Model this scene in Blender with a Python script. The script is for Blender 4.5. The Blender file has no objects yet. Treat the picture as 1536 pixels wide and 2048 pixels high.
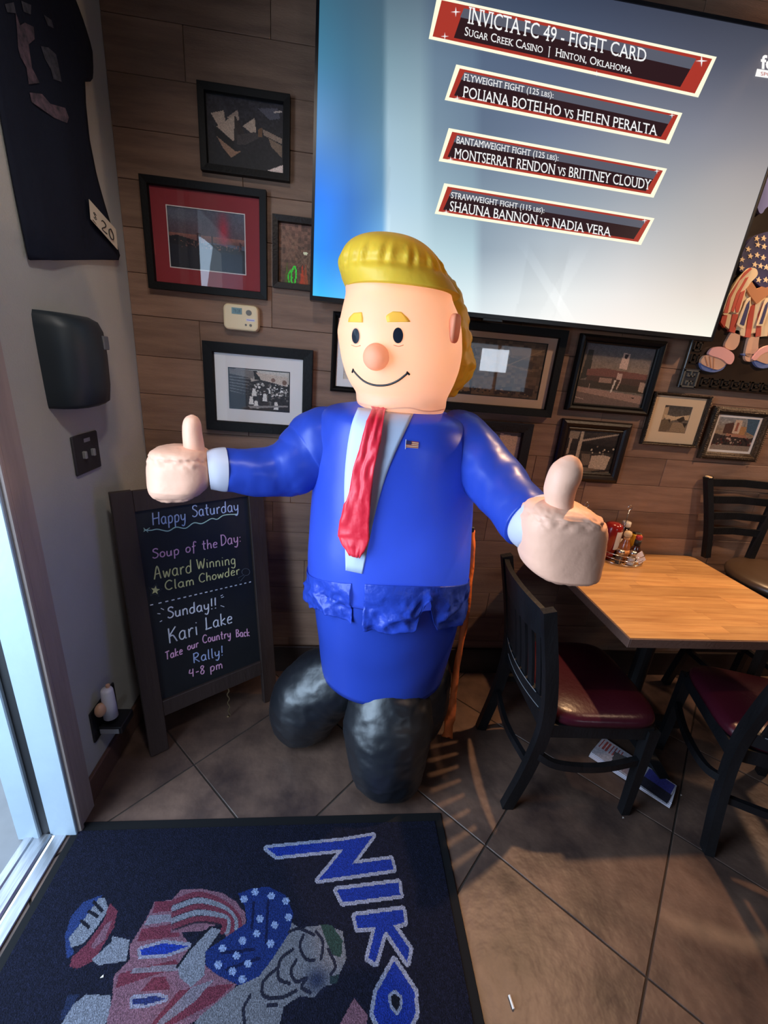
import bpy, bmesh, math, random
import numpy as np
from mathutils import Vector, Matrix, noise
from mathutils.bvhtree import BVHTree
random.seed(7)
rs = np.random.RandomState(11)
C = bpy.context.scene.collection
PI = math.pi

# ------------------------------------------------------------------ camera
F_PX, YAW, PIT, ROL, H = 845.955, 0.1141469, 0.3380466, 0.0890417, 1.57
_cy, _sy, _cp, _sp, _cr, _sr = math.cos(YAW), math.sin(YAW), math.cos(PIT), math.sin(PIT), math.cos(ROL), math.sin(ROL)
FW = Vector((_sy*_cp, _cy*_cp, -_sp)); _r = Vector((_cy, -_sy, 0)); _u = _r.cross(FW)
RT = _cr*_r + _sr*_u; UP = -_sr*_r + _cr*_u
CAM = Vector((0, 0, H))
cam = bpy.data.cameras.new('camera'); cam.sensor_fit = 'HORIZONTAL'; cam.sensor_width = 36
cam.lens = F_PX/1536*36; cam.clip_start = 0.02
co = bpy.data.objects.new('camera', cam); C.objects.link(co)
M = Matrix((RT, UP, -FW)).transposed().to_4x4(); M.translation = CAM
co.matrix_world = M
bpy.context.scene.camera = co

# ------------------------------------------------------------------ world, lights, exposure
sc = bpy.context.scene
sc.view_settings.view_transform = 'Standard'; sc.view_settings.look = 'None'
sc.view_settings.gamma = 1; sc.view_settings.exposure = 0.25
sc.view_settings.use_curve_mapping = False
w = bpy.data.worlds.new('world'); sc.world = w; w.use_nodes = True
w.node_tree.nodes['Background'].inputs[0].default_value = (0.62, 0.80, 1.0, 1)
w.node_tree.nodes['Background'].inputs[1].default_value = 2.2

def area(name, loc, target, sx, sy, power, col):
    l = bpy.data.lights.new(name, 'AREA'); l.shape = 'RECTANGLE'; l.size = sx; l.size_y = sy
    l.energy = power; l.color = col
    o = bpy.data.objects.new(name, l); C.objects.link(o); o.location = loc
    d = Vector(target)-Vector(loc); o.rotation_euler = d.to_track_quat('-Z', 'Y').to_euler()
    return o
def spot(name, loc, target, power, col, ang, blend=.5, rad=.05):
    l = bpy.data.lights.new(name, 'SPOT'); l.energy = power; l.color = col; l.spot_size = math.radians(ang)
    l.spot_blend = blend; l.shadow_soft_size = rad
    o = bpy.data.objects.new(name, l); C.objects.link(o); o.location = loc
    d = Vector(target)-Vector(loc); o.rotation_euler = d.to_track_quat('-Z', 'Y').to_euler()
    return o
area('daylight_door', (-1.45, 0.35, 1.35), (0.4, 0.9, 0.9), 1.2, 2.0, 62, (0.56, 0.76, 1.0))
area('daylight_window', (2.35, -3.3, 1.75), (0.4, 1.6, 1.0), .42, .34, 7, (0.80, 0.88, 1.0))
spot('ceiling_spot_table', (1.46, 1.74, 2.90), (1.30, 1.28, 0.5), 175, (1.0, 0.60, 0.31), 62, .22, .035)
spot('sconce_right', (3.15, 1.66, 2.25), (2.0, 1.72, 0.9), 70, (1.0, 0.62, 0.36), 140, 1.0, .09)
spot('fill_spot_wall', (2.25, .55, 2.93), (1.35, 1.87, 1.15), 75, (1.0, 0.66, 0.42), 58, .8, .05)  # added warm fill, brightens the right-hand boards and pictures
spot('fill_spot_pictures', (-.25, .10, 2.93), (-.35, 1.87, 1.65), 26, (1.0, 0.88, 0.78), 46, .9, .08)  # added neutral fill for the left part of the back wall
spot('fill_spot_left', (0.15, 0.25, 2.93), (-.83, 1.05, 1.6), 38, (1.0, 0.95, 0.90), 62, .9, .10)  # invented lamp, lightens the grey wall and fades towards the corner
def inner(name, loc, power, rad):
    l = bpy.data.lights.new(name, 'POINT'); l.energy = power; l.color = (1.0, .96, .90); l.shadow_soft_size = rad
    o = bpy.data.objects.new(name, l); C.objects.link(o); o.location = loc
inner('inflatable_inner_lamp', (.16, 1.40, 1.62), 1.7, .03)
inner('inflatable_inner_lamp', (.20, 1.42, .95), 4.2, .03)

# ------------------------------------------------------------------ pixel -> place on a known surface
def ray(x, y): return RT*((x-768)/F_PX) - UP*((y-1024)/F_PX) + FW
def onY(x, y, Y):
    d = ray(x, y); return CAM + d*(Y/d.y)
def onX(x, y, X):
    d = ray(x, y); return CAM + d*(X/d.x)
def onZ(x, y, Z=0.0):
    d = ray(x, y); return CAM + d*((Z-H)/d.z)
def pxm(P):  # photo pixels per metre at P
    return F_PX/((Vector(P)-CAM).dot(FW))
def proj(P):
    q = Vector(P)-CAM; k = F_PX/q.dot(FW); return (768+k*q.dot(RT), 1024-k*q.dot(UP))

# ------------------------------------------------------------------ materials
def mat(name, col, rough=.6, metal=0., spec=.5, noise_amt=0., nscale=8., stretch=(1, 1, 1), col2=None, bump=0., bscale=40.,
        rnd=0., coat=0., emit=None, estr=1., sheen=0., detail=4., trans=0., coords='Object'):
    m = bpy.data.materials.new(name); m.use_nodes = True; nt = m.node_tree; N = nt.nodes; L = nt.links
    b = N['Principled BSDF']; b.inputs['Roughness'].default_value = rough; b.inputs['Metallic'].default_value = metal
    b.inputs['Specular IOR Level'].default_value = spec
    b.inputs['Coat Weight'].default_value = coat; b.inputs['Sheen Weight'].default_value = sheen
    c = (*col, 1) if len(col) == 3 else col
    b.inputs['Base Color'].default_value = c
    src = None; vec = None
    if noise_amt or bump or rnd:
        tc = N.new('ShaderNodeTexCoord'); oi = N.new('ShaderNodeObjectInfo')
        add = N.new('ShaderNodeVectorMath'); add.operation = 'ADD'
        mul = N.new('ShaderNodeVectorMath'); mul.operation = 'SCALE'; mul.inputs['Scale'].default_value = 17.
        cmb = N.new('ShaderNodeCombineXYZ')
        for i in range(3): L.new(oi.outputs['Random'], cmb.inputs[i])
        L.new(cmb.outputs[0], mul.inputs[0])
        mp = N.new('ShaderNodeMapping'); mp.inputs['Scale'].default_value = stretch
        L.new(tc.outputs[coords], mp.inputs[0]); L.new(mp.outputs[0], add.inputs[0]); L.new(mul.outputs[0], add.inputs[1])
        vec = add.outputs[0]
    if noise_amt:
        n = N.new('ShaderNodeTexNoise'); n.inputs['Scale'].default_value = nscale; n.inputs['Detail'].default_value = detail
        n.inputs['Roughness'].default_value = .6
        L.new(vec, n.inputs['Vector'])
        mr = N.new('ShaderNodeMapRange'); mr.inputs[1].default_value = .3; mr.inputs[2].default_value = .7
        L.new(n.outputs['Fac'], mr.inputs[0])
        mx = N.new('ShaderNodeMix'); mx.data_type = 'RGBA'
        c2 = col2 if col2 else tuple(v*(1-noise_amt) for v in col)
        mx.inputs[6].default_value = c; mx.inputs[7].default_value = (*c2, 1)
        L.new(mr.outputs[0], mx.inputs[0]); src = mx.outputs[2]
    if rnd:
        hs = N.new('ShaderNodeHueSaturation'); hs.inputs['Color'].default_value = c
        if src: L.new(src, hs.inputs['Color'])
        mr2 = N.new('ShaderNodeMapRange'); mr2.inputs[3].default_value = 1-rnd; mr2.inputs[4].default_value = 1+rnd
        L.new(oi.outputs['Random'], mr2.inputs[0]); L.new(mr2.outputs[0], hs.inputs['Value']); src = hs.outputs[0]
    if src: L.new(src, b.inputs['Base Color'])
    if bump:
        n2 = N.new('ShaderNodeTexNoise'); n2.inputs['Scale'].default_value = bscale; n2.inputs['Detail'].default_value = 3
        L.new(vec, n2.inputs['Vector'])
        bp = N.new('ShaderNodeBump'); bp.inputs['Strength'].default_value = bump; bp.inputs['Distance'].default_value = .01
        L.new(n2.outputs['Fac'], bp.inputs['Height']); L.new(bp.outputs[0], b.inputs['Normal'])
    if emit:
        b.inputs['Emission Color'].default_value = (*emit, 1); b.inputs['Emission Strength'].default_value = estr
    if trans:
        out = N['Material Output']; tl = N.new('ShaderNodeBsdfTranslucent'); tl.inputs[0].default_value = c
        mxs = N.new('ShaderNodeMixShader'); mxs.inputs[0].default_value = trans
        L.new(b.outputs[0], mxs.inputs[1]); L.new(tl.outputs[0], mxs.inputs[2]); L.new(mxs.outputs[0], out.inputs[0])
        if src: L.new(src, tl.inputs[0])
    return m

def attr_mat(name, rough=.5, emis=0., bump=0., bscale=300., spec=.4, jit=0.):
    m = bpy.data.materials.new(name); m.use_nodes = True; nt = m.node_tree; N = nt.nodes; L = nt.links
    b = N['Principled BSDF']; b.inputs['Roughness'].default_value = rough; b.inputs['Specular IOR Level'].default_value = spec
    a = N.new('ShaderNodeVertexColor'); a.layer_name = 'print'
    if emis:
        b.inputs['Base Color'].default_value = (.01, .01, .01, 1)
        L.new(a.outputs[0], b.inputs['Emission Color']); b.inputs['Emission Strength'].default_value = emis
    elif jit:
        tc = N.new('ShaderNodeTexCoord'); n = N.new('ShaderNodeTexNoise'); n.inputs['Scale'].default_value = bscale
        n.inputs['Detail'].default_value = 2
        L.new(tc.outputs['Object'], n.inputs['Vector'])
        mr = N.new('ShaderNodeMapRange'); mr.inputs[1].default_value = .3; mr.inputs[2].default_value = .7
        mr.inputs[3].default_value = 1-jit; mr.inputs[4].default_value = 1+jit
        L.new(n.outputs['Fac'], mr.inputs[0])
        hs = N.new('ShaderNodeHueSaturation'); L.new(a.outputs[0], hs.inputs['Color']); L.new(mr.outputs[0], hs.inputs['Value'])
        L.new(hs.outputs[0], b.inputs['Base Color'])
    else:
        L.new(a.outputs[0], b.inputs['Base Color'])
    if bump:
        tc = N.new('ShaderNodeTexCoord'); n = N.new('ShaderNodeTexNoise'); n.inputs['Scale'].default_value = bscale
        L.new(tc.outputs['Object'], n.inputs['Vector'])
        bp = N.new('ShaderNodeBump'); bp.inputs['Strength'].default_value = bump; bp.inputs['Distance'].default_value = .004
        L.new(n.outputs['Fac'], bp.inputs['Height']); L.new(bp.outputs[0], b.inputs['Normal'])
    return m

def glass_mat(name, rough=.02, tint=(1, 1, 1)):
    m = bpy.data.materials.new(name); m.use_nodes = True; nt = m.node_tree; N = nt.nodes; L = nt.links
    for n in list(N): N.remove(n)
    o = N.new('ShaderNodeOutputMaterial'); mx = N.new('ShaderNodeMixShader'); t = N.new('ShaderNodeBsdfTransparent')
    t.inputs[0].default_value = (*tint, 1)
    g = N.new('ShaderNodeBsdfGlossy'); g.inputs['Roughness'].default_value = rough
    fr = N.new('ShaderNodeFresnel'); fr.inputs[0].default_value = 1.5
    ge = N.new('ShaderNodeNewGeometry'); sb = N.new('ShaderNodeMath'); sb.operation = 'SUBTRACT'; sb.inputs[0].default_value = 1
    L.new(ge.outputs['Backfacing'], sb.inputs[1]); mu = N.new('ShaderNodeMath'); mu.operation = 'MULTIPLY'
    L.new(fr.outputs[0], mu.inputs[0]); L.new(sb.outputs[0], mu.inputs[1])
    L.new(mu.outputs[0], mx.inputs[0]); L.new(t.outputs[0], mx.inputs[1]); L.new(g.outputs[0], mx.inputs[2])
    L.new(mx.outputs[0], o.inputs[0]); return m

def s2l(c):
    c = np.asarray(c, float); return np.where(c <= .04045, c/12.92, ((c+.055)/1.055)**2.4)
def srgb(r, g, b): return tuple(float(v) for v in s2l(np.array([r, g, b])/255.))

MT = {
 'board': mat('board_wood', (.33, .190, .125), .55, 0, .35, .55, 3.2, (1.0, 6, 9), (.19, .105, .070), .18, 60, rnd=.14, detail=6),
 'base': mat('dark_baseboard', (.030, .015, .011), .5, 0, .4, .4, 5, (1, 5, 8)),
 'wallpaint': mat('grey_beige_paint', (.47, .46, .43), .75, 0, .3, .12, 2.5, bump=.15, bscale=160),
 'ceiling': mat('dark_ceiling', (.07, .05, .04), .9),
 'casing': mat('tan_casing_paint', (.40, .32, .29), .5, 0, .4, .2, 30, (1, 1, .1), bump=.12, bscale=90),
 'jamb': mat('white_jamb_paint', (.34, .42, .50), .45, 0, .4, .08, 6, bump=.06, bscale=60),
 'grout': mat('dark_grout', (.035, .024, .018), .9),
 'tile': mat('slate_look_tile', (.170, .100, .072), .42, 0, .4, .6, 5.5, (1, 1, 1), (.040, .024, .022), .35, 16, rnd=.10, detail=12),
 'black_frame': mat('black_frame_wood', (.006, .005, .005), .5, 0, .2, bump=.1, bscale=120),
 'brown_frame': mat('dark_brown_frame_wood', (.014, .007, .005), .4, 0, .3, bump=.1, bscale=120),
 'bronze_frame': mat('antique_bronze_frame', (.045, .028, .016), .4, .35, bump=.6, bscale=220),
 'white_board': mat('white_mount_board', (.80, .74, .70), .8),
 'cream_board': mat('cream_mount_board', (.72, .53, .34), .8),
 'tan_board': mat('pale_tan_mount_board', (.62, .45, .32), .8),
 'red_board': mat('red_mount_board', (.30, .022, .030), .7),
 'line': mat('black_line', (.01, .01, .01), .6),
 'glass': glass_mat('pane_glass'),
 'print': attr_mat('photo_print', .5),
 'screen': attr_mat('screen_picture', .3, .97, spec=.2),
 'tvblack': mat('tv_black_plastic', (.008, .008, .010), .3),
 'cream_emit': mat('screen_cream_border', (.01, .01, .01), .3, emit=(1.0, .96, .72), estr=.88),
 'red_emit': mat('screen_red', (.01, .01, .01), .3, emit=(.34, .030, .018), estr=1.0),
 'dark_emit': mat('screen_dark_banner', (.004, .003, .003), .3, emit=(.022, .008, .010), estr=1.0),
 'grey_emit': mat('screen_grey_gloss', (.004, .003, .003), .3, emit=(.085, .090, .12), estr=1.0),
 'white_emit': mat('screen_white_lettering', (.01, .01, .01), .3, emit=(.92, .92, .92), estr=.85),
 'blue': mat('royal_blue_nylon', (.038, .090, .60), .34, 0, .5, .10, 3, bump=.10, bscale=12, trans=.30),
 'blue_flap': mat('royal_blue_limp_nylon', (.032, .078, .56), .36, 0, .5, .1, 5, bump=.6, bscale=24, trans=.2),
 'skin': mat('peach_nylon', (.92, .56, .38), .45, 0, .4, .06, 3, bump=.16, bscale=14, trans=.35),
 'skin2': mat('peach_nylon_opaque', (.98, .53, .36), .5, 0, .4, .06, 3, bump=.25, bscale=22),
 'skin3': mat('thin_peach_nylon', (1.0, .66, .46), .5, 0, .3, bump=.2, bscale=22, trans=.62),
 'cuff': mat('white_nylon', (.60, .58, .66), .45, bump=.1, bscale=16),
 'shirtw': mat('pale_blue_white_nylon', (.56, .62, .78), .45, bump=.08, bscale=14),
 'hair': mat('yellow_nylon', (.98, .68, .060), .45, 0, .4, .12, 4, bump=.35, bscale=18, trans=.30),
 'brow': mat('bright_yellow_print', (1.0, .80, .14), .5, trans=.5),
 'ear': mat('reddish_ear_nylon', (1.0, .36, .18), .5, trans=.2),
 'red': mat('red_satin', (.80, .012, .035), .42, bump=.25, bscale=26, sheen=.2),
 'eye': mat('dark_navy_print', (.008, .012, .022), .35),
 'mouth': mat('black_print', (.010, .008, .008), .4),
 'black': mat('black_nylon', (.007, .008, .012), .42, 0, .9, .2, 5, bump=.35, bscale=13),
 'orange': mat('orange_strap', (.95, .22, .055), .6, bump=.3, bscale=60),
 'rustic': mat('dark_stained_pine', (.055, .033, .028), .55, 0, .4, .5, 4, (1, 1, .15), bump=.25, bscale=60),
 'slate': mat('chalkboard_slate', (.010, .011, .014), .55, noise_amt=.3, nscale=9, bump=.05),
 'chalk_w': mat('white_chalk', (.72, .72, .80), .9), 'chalk_b': mat('pale_blue_chalk', (.42, .50, .78), .9),
 'chalk_p': mat('pink_chalk', (.78, .40, .62), .9), 'chalk_y': mat('yellow_chalk', (.74, .66, .30), .9),
 'chalk_g': mat('mint_chalk', (.46, .68, .62), .9), 'chalk_d': mat('dim_grey_chalk', (.09, .10, .13), .9),
 'brass': mat('dull_brass', (.25, .18, .10), .4, .8),
 'chairblk': mat('black_worn_chair_wood', (.004, .004, .005), .45, 0, .32, .5, 14, (1, 1, .3), (.009, .009, .011), .15, 90),
 'scratch': mat('scratched_grey_wood', (.16, .16, .17), .7),
 'vinyl': mat('burgundy_vinyl', (.042, .0045, .011), .30, 0, .4, bump=.08, bscale=60),
 'vinyl_brown': mat('dark_brown_vinyl', (.05, .03, .018), .35),
 'stave': mat('butcher_block_maple', (.58, .33, .13), .30, 0, .5, .45, 3.5, (1.0, 12, 4), (.36, .17, .060), .05, 60, rnd=.16, detail=8),
 'edge': mat('brown_table_edge', (.11, .055, .040), .5, bump=.2, bscale=90),
 'iron': mat('black_iron', (.012, .012, .014), .45, .3),
 'chrome': mat('chrome_wire', (.75, .72, .70), .18, 1.0),
 'steel': mat('steel', (.55, .52, .50), .3, 1.0),
 'ketchup': mat('ketchup_red', (.26, .012, .010), .2, coat=.5),
 'label_w': mat('white_paper_label', (.70, .62, .56), .7),
 'label_o': mat('orange_label', (.62, .27, .09), .6),
 'label_k': mat('black_label', (.015, .012, .012), .5),
 'amber': mat('amber_sauce', (.34, .10, .03), .2, coat=.4),
 'woodcap': mat('pale_wood_cap', (.66, .47, .26), .6),
 'whitecap': mat('white_plastic_cap', (.74, .66, .54), .4),
 'redcap': mat('red_plastic_cap', (.42, .03, .03), .35),
 'darkglass': mat('dark_sauce_glass', (.06, .02, .015), .12, coat=.5),
 'mustard': mat('mustard_yellow', (.75, .42, .03), .4),
 'salt': mat('white_salt', (.8, .76, .72), .6), 'pepper': mat('ground_pepper', (.10, .07, .05), .7),
 'clearglass': glass_mat('shaker_glass', .03, (.92, .94, .95)),
 'packet': mat('white_sweetener_packet', (.72, .66, .74), .7),
 'navy': mat('black_navy_cotton', (.010, .013, .026), .85, 0, .2, bump=.3, bscale=30),
 'paper': mat('cream_paper', (.68, .60, .48), .8), 'ink': mat('black_ink', (.02, .02, .02), .7),
 'disp': mat('smoked_black_plastic', (.020, .028, .036), .48),
 'dispwin': mat('grey_window_label', (.16, .16, .17), .3),
 'plate': mat('dark_bronze_plate', (.040, .038, .042), .4, .2), 'toggle': mat('grey_toggle', (.30, .29, .28), .4),
 'plugw': mat('white_plastic', (.70, .66, .68), .4), 'plugo': mat('amber_oil_plastic', (.62, .34, .20), .35),
 'plugk': mat('black_plastic', (.010, .010, .012), .35), 'silver': mat('silver_label', (.42, .42, .45), .4, .4),
 'thermo': mat('yellowed_ivory_plastic', (.85, .66, .40), .45), 'lcd': mat('grey_green_lcd', (.16, .26, .26), .2),
 'lcdtxt': mat('dark_lcd_digits', (.03, .06, .08), .4), 'dial': mat('grey_brown_badge', (.16, .13, .10), .4), 'violet': mat('violet_print', (.20, .16, .55), .6),
 'panel': mat('dark_mural_board', (.045, .026, .014), .28, noise_amt=.6, nscale=3, col2=(.018, .011, .008)),
 'pewter': mat('pewter_key_relief', (.22, .21, .18), .35, .6), 'bronze_rel': mat('dark_bronze_relief', (.035, .025, .018), .4, .5),
 'fig_blue': mat('flag_blue_paint', (.022, .022, .10), .5), 'fig_cream': mat('cream_paint', (.80, .62, .38), .5),
 'fig_red': mat('brick_red_paint', (.50, .07, .04), .5), 'fig_skin': mat('tan_skin_paint', (.62, .36, .24), .5), 'fig_arm': mat('brown_skin_paint', (.45, .18, .07), .5),
 'fig_pink': mat('faded_pink_paint', (.68, .34, .32), .5), 'fig_slate': mat('slate_blue_paint', (.12, .17, .38), .5), 'fig_per': mat('periwinkle_paint', (.20, .24, .62), .5),
 'mat_rubber': mat('black_rubber_edge', (.004, .004, .005), .8, 0, .2), 'mat_print': attr_mat('carpet_pile', .95, bump=.8, bscale=330, spec=.1, jit=.28),
 'alu': mat('scuffed_aluminium', (.55, .56, .60), .35, .9, noise_amt=.4, nscale=20, stretch=(4, .5, 1)),
 'concrete': mat('pale_concrete', (.20, .20, .21), .85, noise_amt=.25, nscale=5), 'outmat': mat('dark_door_mat', (.02, .02, .03), .9),
 'seal': mat('black_door_seal', (.006, .006, .008), .6), 'wallfar': mat('dim_brown_wall', (.12, .08, .06), .8),
 'winframe': mat('dark_window_frame', (.03, .03, .03), .5), 'canmetal': mat('dark_can_metal', (.03, .03, .03), .5),
}

# ------------------------------------------------------------------ object helpers
def obj(name, bm, m, parent=None, smooth=False, kind=None, auto=None):
    me = bpy.data.meshes.new(name)
    bmesh.ops.recalc_face_normals(bm, faces=bm.faces)
    bm.to_mesh(me); bm.free()
    ms = m if isinstance(m, (list, tuple)) else [m]
    for k in ms: me.materials.append(MT[k] if isinstance(k, str) else k)
    if smooth: me.polygons.foreach_set('use_smooth', [True]*len(me.polygons))
    o = bpy.data.objects.new(name, me); C.objects.link(o)
    if parent: o.parent = parent; o.matrix_parent_inverse = Matrix()
    if parent is not None:
        # geometry is written in world coordinates: undo the parent's placement
        o.matrix_parent_inverse = parent_world(parent).inverted()
    if kind: o['kind'] = kind
    return o
def parent_world(p):
    m = p.matrix_basis.copy() if p.parent is None else parent_world(p.parent) @ p.matrix_parent_inverse @ p.matrix_basis
    return m
def tag(o, label, cat, group=None):
    o['label'] = label; o['category'] = cat
    if group: o['group'] = group
    return o
def thing(name, label, cat, loc=(0, 0, 0), rotz=0, group=None):
    o = bpy.data.objects.new(name, None); C.objects.link(o); o.empty_display_size = .05
    o.location = loc; o.rotation_euler = (0, 0, rotz)
    return tag(o, label, cat, group)
def box(bm, x0, x1, y0, y1, z0, z1, bev=0, seg=1):
    r = bmesh.ops.create_cube(bm, size=1)
    vs = r['verts']
    for v in vs: v.co = Vector(((x0+x1)/2+v.co.x*(x1-x0), (y0+y1)/2+v.co.y*(y1-y0), (z0+z1)/2+v.co.z*(z1-z0)))
    if bev:
        es = list({e for v in vs for e in v.link_edges})
        bmesh.ops.bevel(bm, geom=es, offset=bev, segments=seg, affect='EDGES', profile=.5)
    return vs
def bx(*a, **k):
    bm = bmesh.new(); box(bm, *a, **k); return bm
def prism(bm, pts, off):
    """closed polygon pts (Vectors) extruded by vector off"""
    off = Vector(off); n = len(pts)
    a = [bm.verts.new(p) for p in pts]; b = [bm.verts.new(Vector(p)+off) for p in pts]
    bm.faces.new(a); bm.faces.new(b[::-1])
    for i in range(n): bm.faces.new((a[i], b[i], b[(i+1) % n], a[(i+1) % n]))
def tube(bm, pts, rad, n=10, cap=True, closed=False, flat=1.0, up=None):
    pts = [Vector(p) for p in pts]; k = len(pts)
    R = rad if isinstance(rad, (list, tuple)) else [rad]*k
    rings = []; pu = None
    for i, p in enumerate(pts):
        t = (pts[(i+1) % k]-pts[i-1]) if closed else (pts[min(i+1, k-1)]-pts[max(i-1, 0)])
        if t.length < 1e-9: t = Vector((0, 0, 1))
        t.normalize()
        a = Vector(up) if up is not None else (pu if pu is not None else (Vector((0, 0, 1)) if abs(t.z) < .9 else Vector((1, 0, 0))))
        u = (a-t*a.dot(t)).normalized(); pu = u; v = t.cross(u)
        rings.append([bm.verts.new(p+(u*math.cos(2*PI*j/n)+v*math.sin(2*PI*j/n)*flat)*R[i]) for j in range(n)])
    m = k if closed else k-1
    for i in range(m):
        A = rings[i]; B = rings[(i+1) % k]
        for j in range(n): bm.faces.new((A[j], A[(j+1) % n], B[(j+1) % n], B[j]))
    if cap and not closed:
        bm.faces.new(rings[0][::-1]); bm.faces.new(rings[-1])
def bar(bm, p, q, w, h, up=(0, 0, 1)):
    """rectangular bar from p to q, w across, h along up"""
    p = Vector(p); q = Vector(q); t = (q-p).normalized(); u = Vector(up); u = (u-t*u.dot(t)).normalized(); s = t.cross(u)
    c = [(-1, -1), (1, -1), (1, 1), (-1, 1)]
    a = [bm.verts.new(p+s*(i*w/2)+u*(j*h/2)) for i, j in c]; b = [bm.verts.new(q+s*(i*w/2)+u*(j*h/2)) for i, j in c]
    bm.faces.new(a[::-1]); bm.faces.new(b)
    for i in range(4): bm.faces.new((a[i], a[(i+1) % 4], b[(i+1) % 4], b[i]))
def sweep(bm, pts, w, h, up=(0, 0, 1)):
    """rectangular section swept along a polyline"""
    pts = [Vector(p) for p in pts]; k = len(pts); rings = []
    W = w if isinstance(w, (list, tuple)) else [w]*k; Hh = h if isinstance(h, (list, tuple)) else [h]*k
    for i, p in enumerate(pts):
        t = (pts[min(i+1, k-1)]-pts[max(i-1, 0)]).normalized(); u = Vector(up); u = (u-t*u.dot(t)).normalized(); s = t.cross(u)
        rings.append([bm.verts.new(p+s*(a*W[i]/2)+u*(b*Hh[i]/2)) for a, b in ((-1, -1), (1, -1), (1, 1), (-1, 1))])
    for i in range(k-1):
        for j in range(4): bm.faces.new((rings[i][j], rings[i][(j+1) % 4], rings[i+1][(j+1) % 4], rings[i+1][j]))
    bm.faces.new(rings[0][::-1]); bm.faces.new(rings[-1])
def lathe(bm, cx, cy, prof, n=20, cap=True):
    rings = [[bm.verts.new((cx+r*math.cos(2*PI*j/n), cy+r*math.sin(2*PI*j/n), z)) for j in range(n)] for r, z in prof]
    for A, B in zip(rings, rings[1:]):
        for j in range(n): bm.faces.new((A[j], A[(j+1) % n], B[(j+1) % n], B[j]))
    if cap: bm.faces.new(rings[0][::-1]); bm.faces.new(rings[-1])
def bez(pts, n=8):
    """Catmull-Rom through pts"""
    P = [np.array(p, float) for p in pts]; P = [2*P[0]-P[1]]+P+[2*P[-1]-P[-2]]; out = []
    for i in range(1, len(P)-2):
        for k in range(n):
            t = k/n
            out.append(.5*((2*P[i])+(-P[i-1]+P[i+1])*t+(2*P[i-1]-5*P[i]+4*P[i+1]-P[i+2])*t*t+(-P[i-1]+3*P[i]-3*P[i+1]+P[i+2])*t**3))
    out.append(P[-2]); return [tuple(o) for o in out]

# ---- flat prints: a small raster painted in code, carried by a fine grid of faces
class Paint:
    def __init__(s, w, h, col):
        s.w, s.h = w, h; s.a = np.zeros((h, w, 3)); s.a[:] = np.array(col)/255.
        s.X, s.Y = np.meshgrid((np.arange(w)+.5)/w, (np.arange(h)+.5)/h)
    def grad(s, c0, c1, y0=0, y1=1, x0=0, x1=1, al=1.):
        m = (s.Y >= y0)&(s.Y <= y1)&(s.X >= x0)&(s.X <= x1); t = np.clip((s.Y-y0)/(y1-y0), 0, 1)[..., None]
        c = (np.array(c0)*(1-t)+np.array(c1)*t)/255.; s.a[m] = (s.a*(1-al)+c*al)[m]
    def poly(s, pts, col, al=1.):
        m = np.zeros_like(s.X, bool); n = len(pts)
        for i in range(n):
            x0, y0 = pts[i]; x1, y1 = pts[(i+1) % n]
            if y0 == y1: continue
            c = ((y0 > s.Y) != (y1 > s.Y)) & (s.X < (x1-x0)*(s.Y-y0)/(y1-y0)+x0); m ^= c
        s.a[m] = s.a[m]*(1-al)+np.array(col)/255.*al; return s
    def ell(s, cx, cy, rx, ry, col, al=1.):
        m = ((s.X-cx)/rx)**2+((s.Y-cy)/ry)**2 < 1; s.a[m] = s.a[m]*(1-al)+np.array(col)/255.*al
    def blob(s, cx, cy, rx, ry, col, al=1.):
        g = (np.exp(-(((s.X-cx)/rx)**2+((s.Y-cy)/ry)**2))*al)[..., None]; s.a = s.a*(1-g)+np.array(col)/255.*g
    def line(s, pts, wid, col, asp=1., al=1.):
        for (x0, y0), (x1, y1) in zip(pts, pts[1:]):
            dx, dy = (x1-x0)*asp, y1-y0; L = dx*dx+dy*dy+1e-12
            t = np.clip((((s.X-x0)*asp)*dx+(s.Y-y0)*dy)/L, 0, 1)
            d = np.hypot((s.X-x0)*asp-t*dx, (s.Y-y0)-t*dy); m = d < wid; s.a[m] = s.a[m]*(1-al)+np.array(col)/255.*al
    def noise(s, amt, seed=1, cell=1):
        r = np.random.RandomState(seed).rand(s.h//cell+2, s.w//cell+2); r = np.kron(r, np.ones((cell, cell)))[:s.h, :s.w]
        s.a = np.clip(s.a*(1+(r[..., None]-.5)*2*amt), 0, 1)
    def specks(s, n, x0, x1, y0, y1, cols, r0=.008, r1=.02, seed=3):
        q = np.random.RandomState(seed)
        for i in range(n):
            s.ell(q.uniform(x0, x1), q.uniform(y0, y1), q.uniform(r0, r1), q.uniform(r0, r1)*1.3, cols[q.randint(len(cols))])

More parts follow.
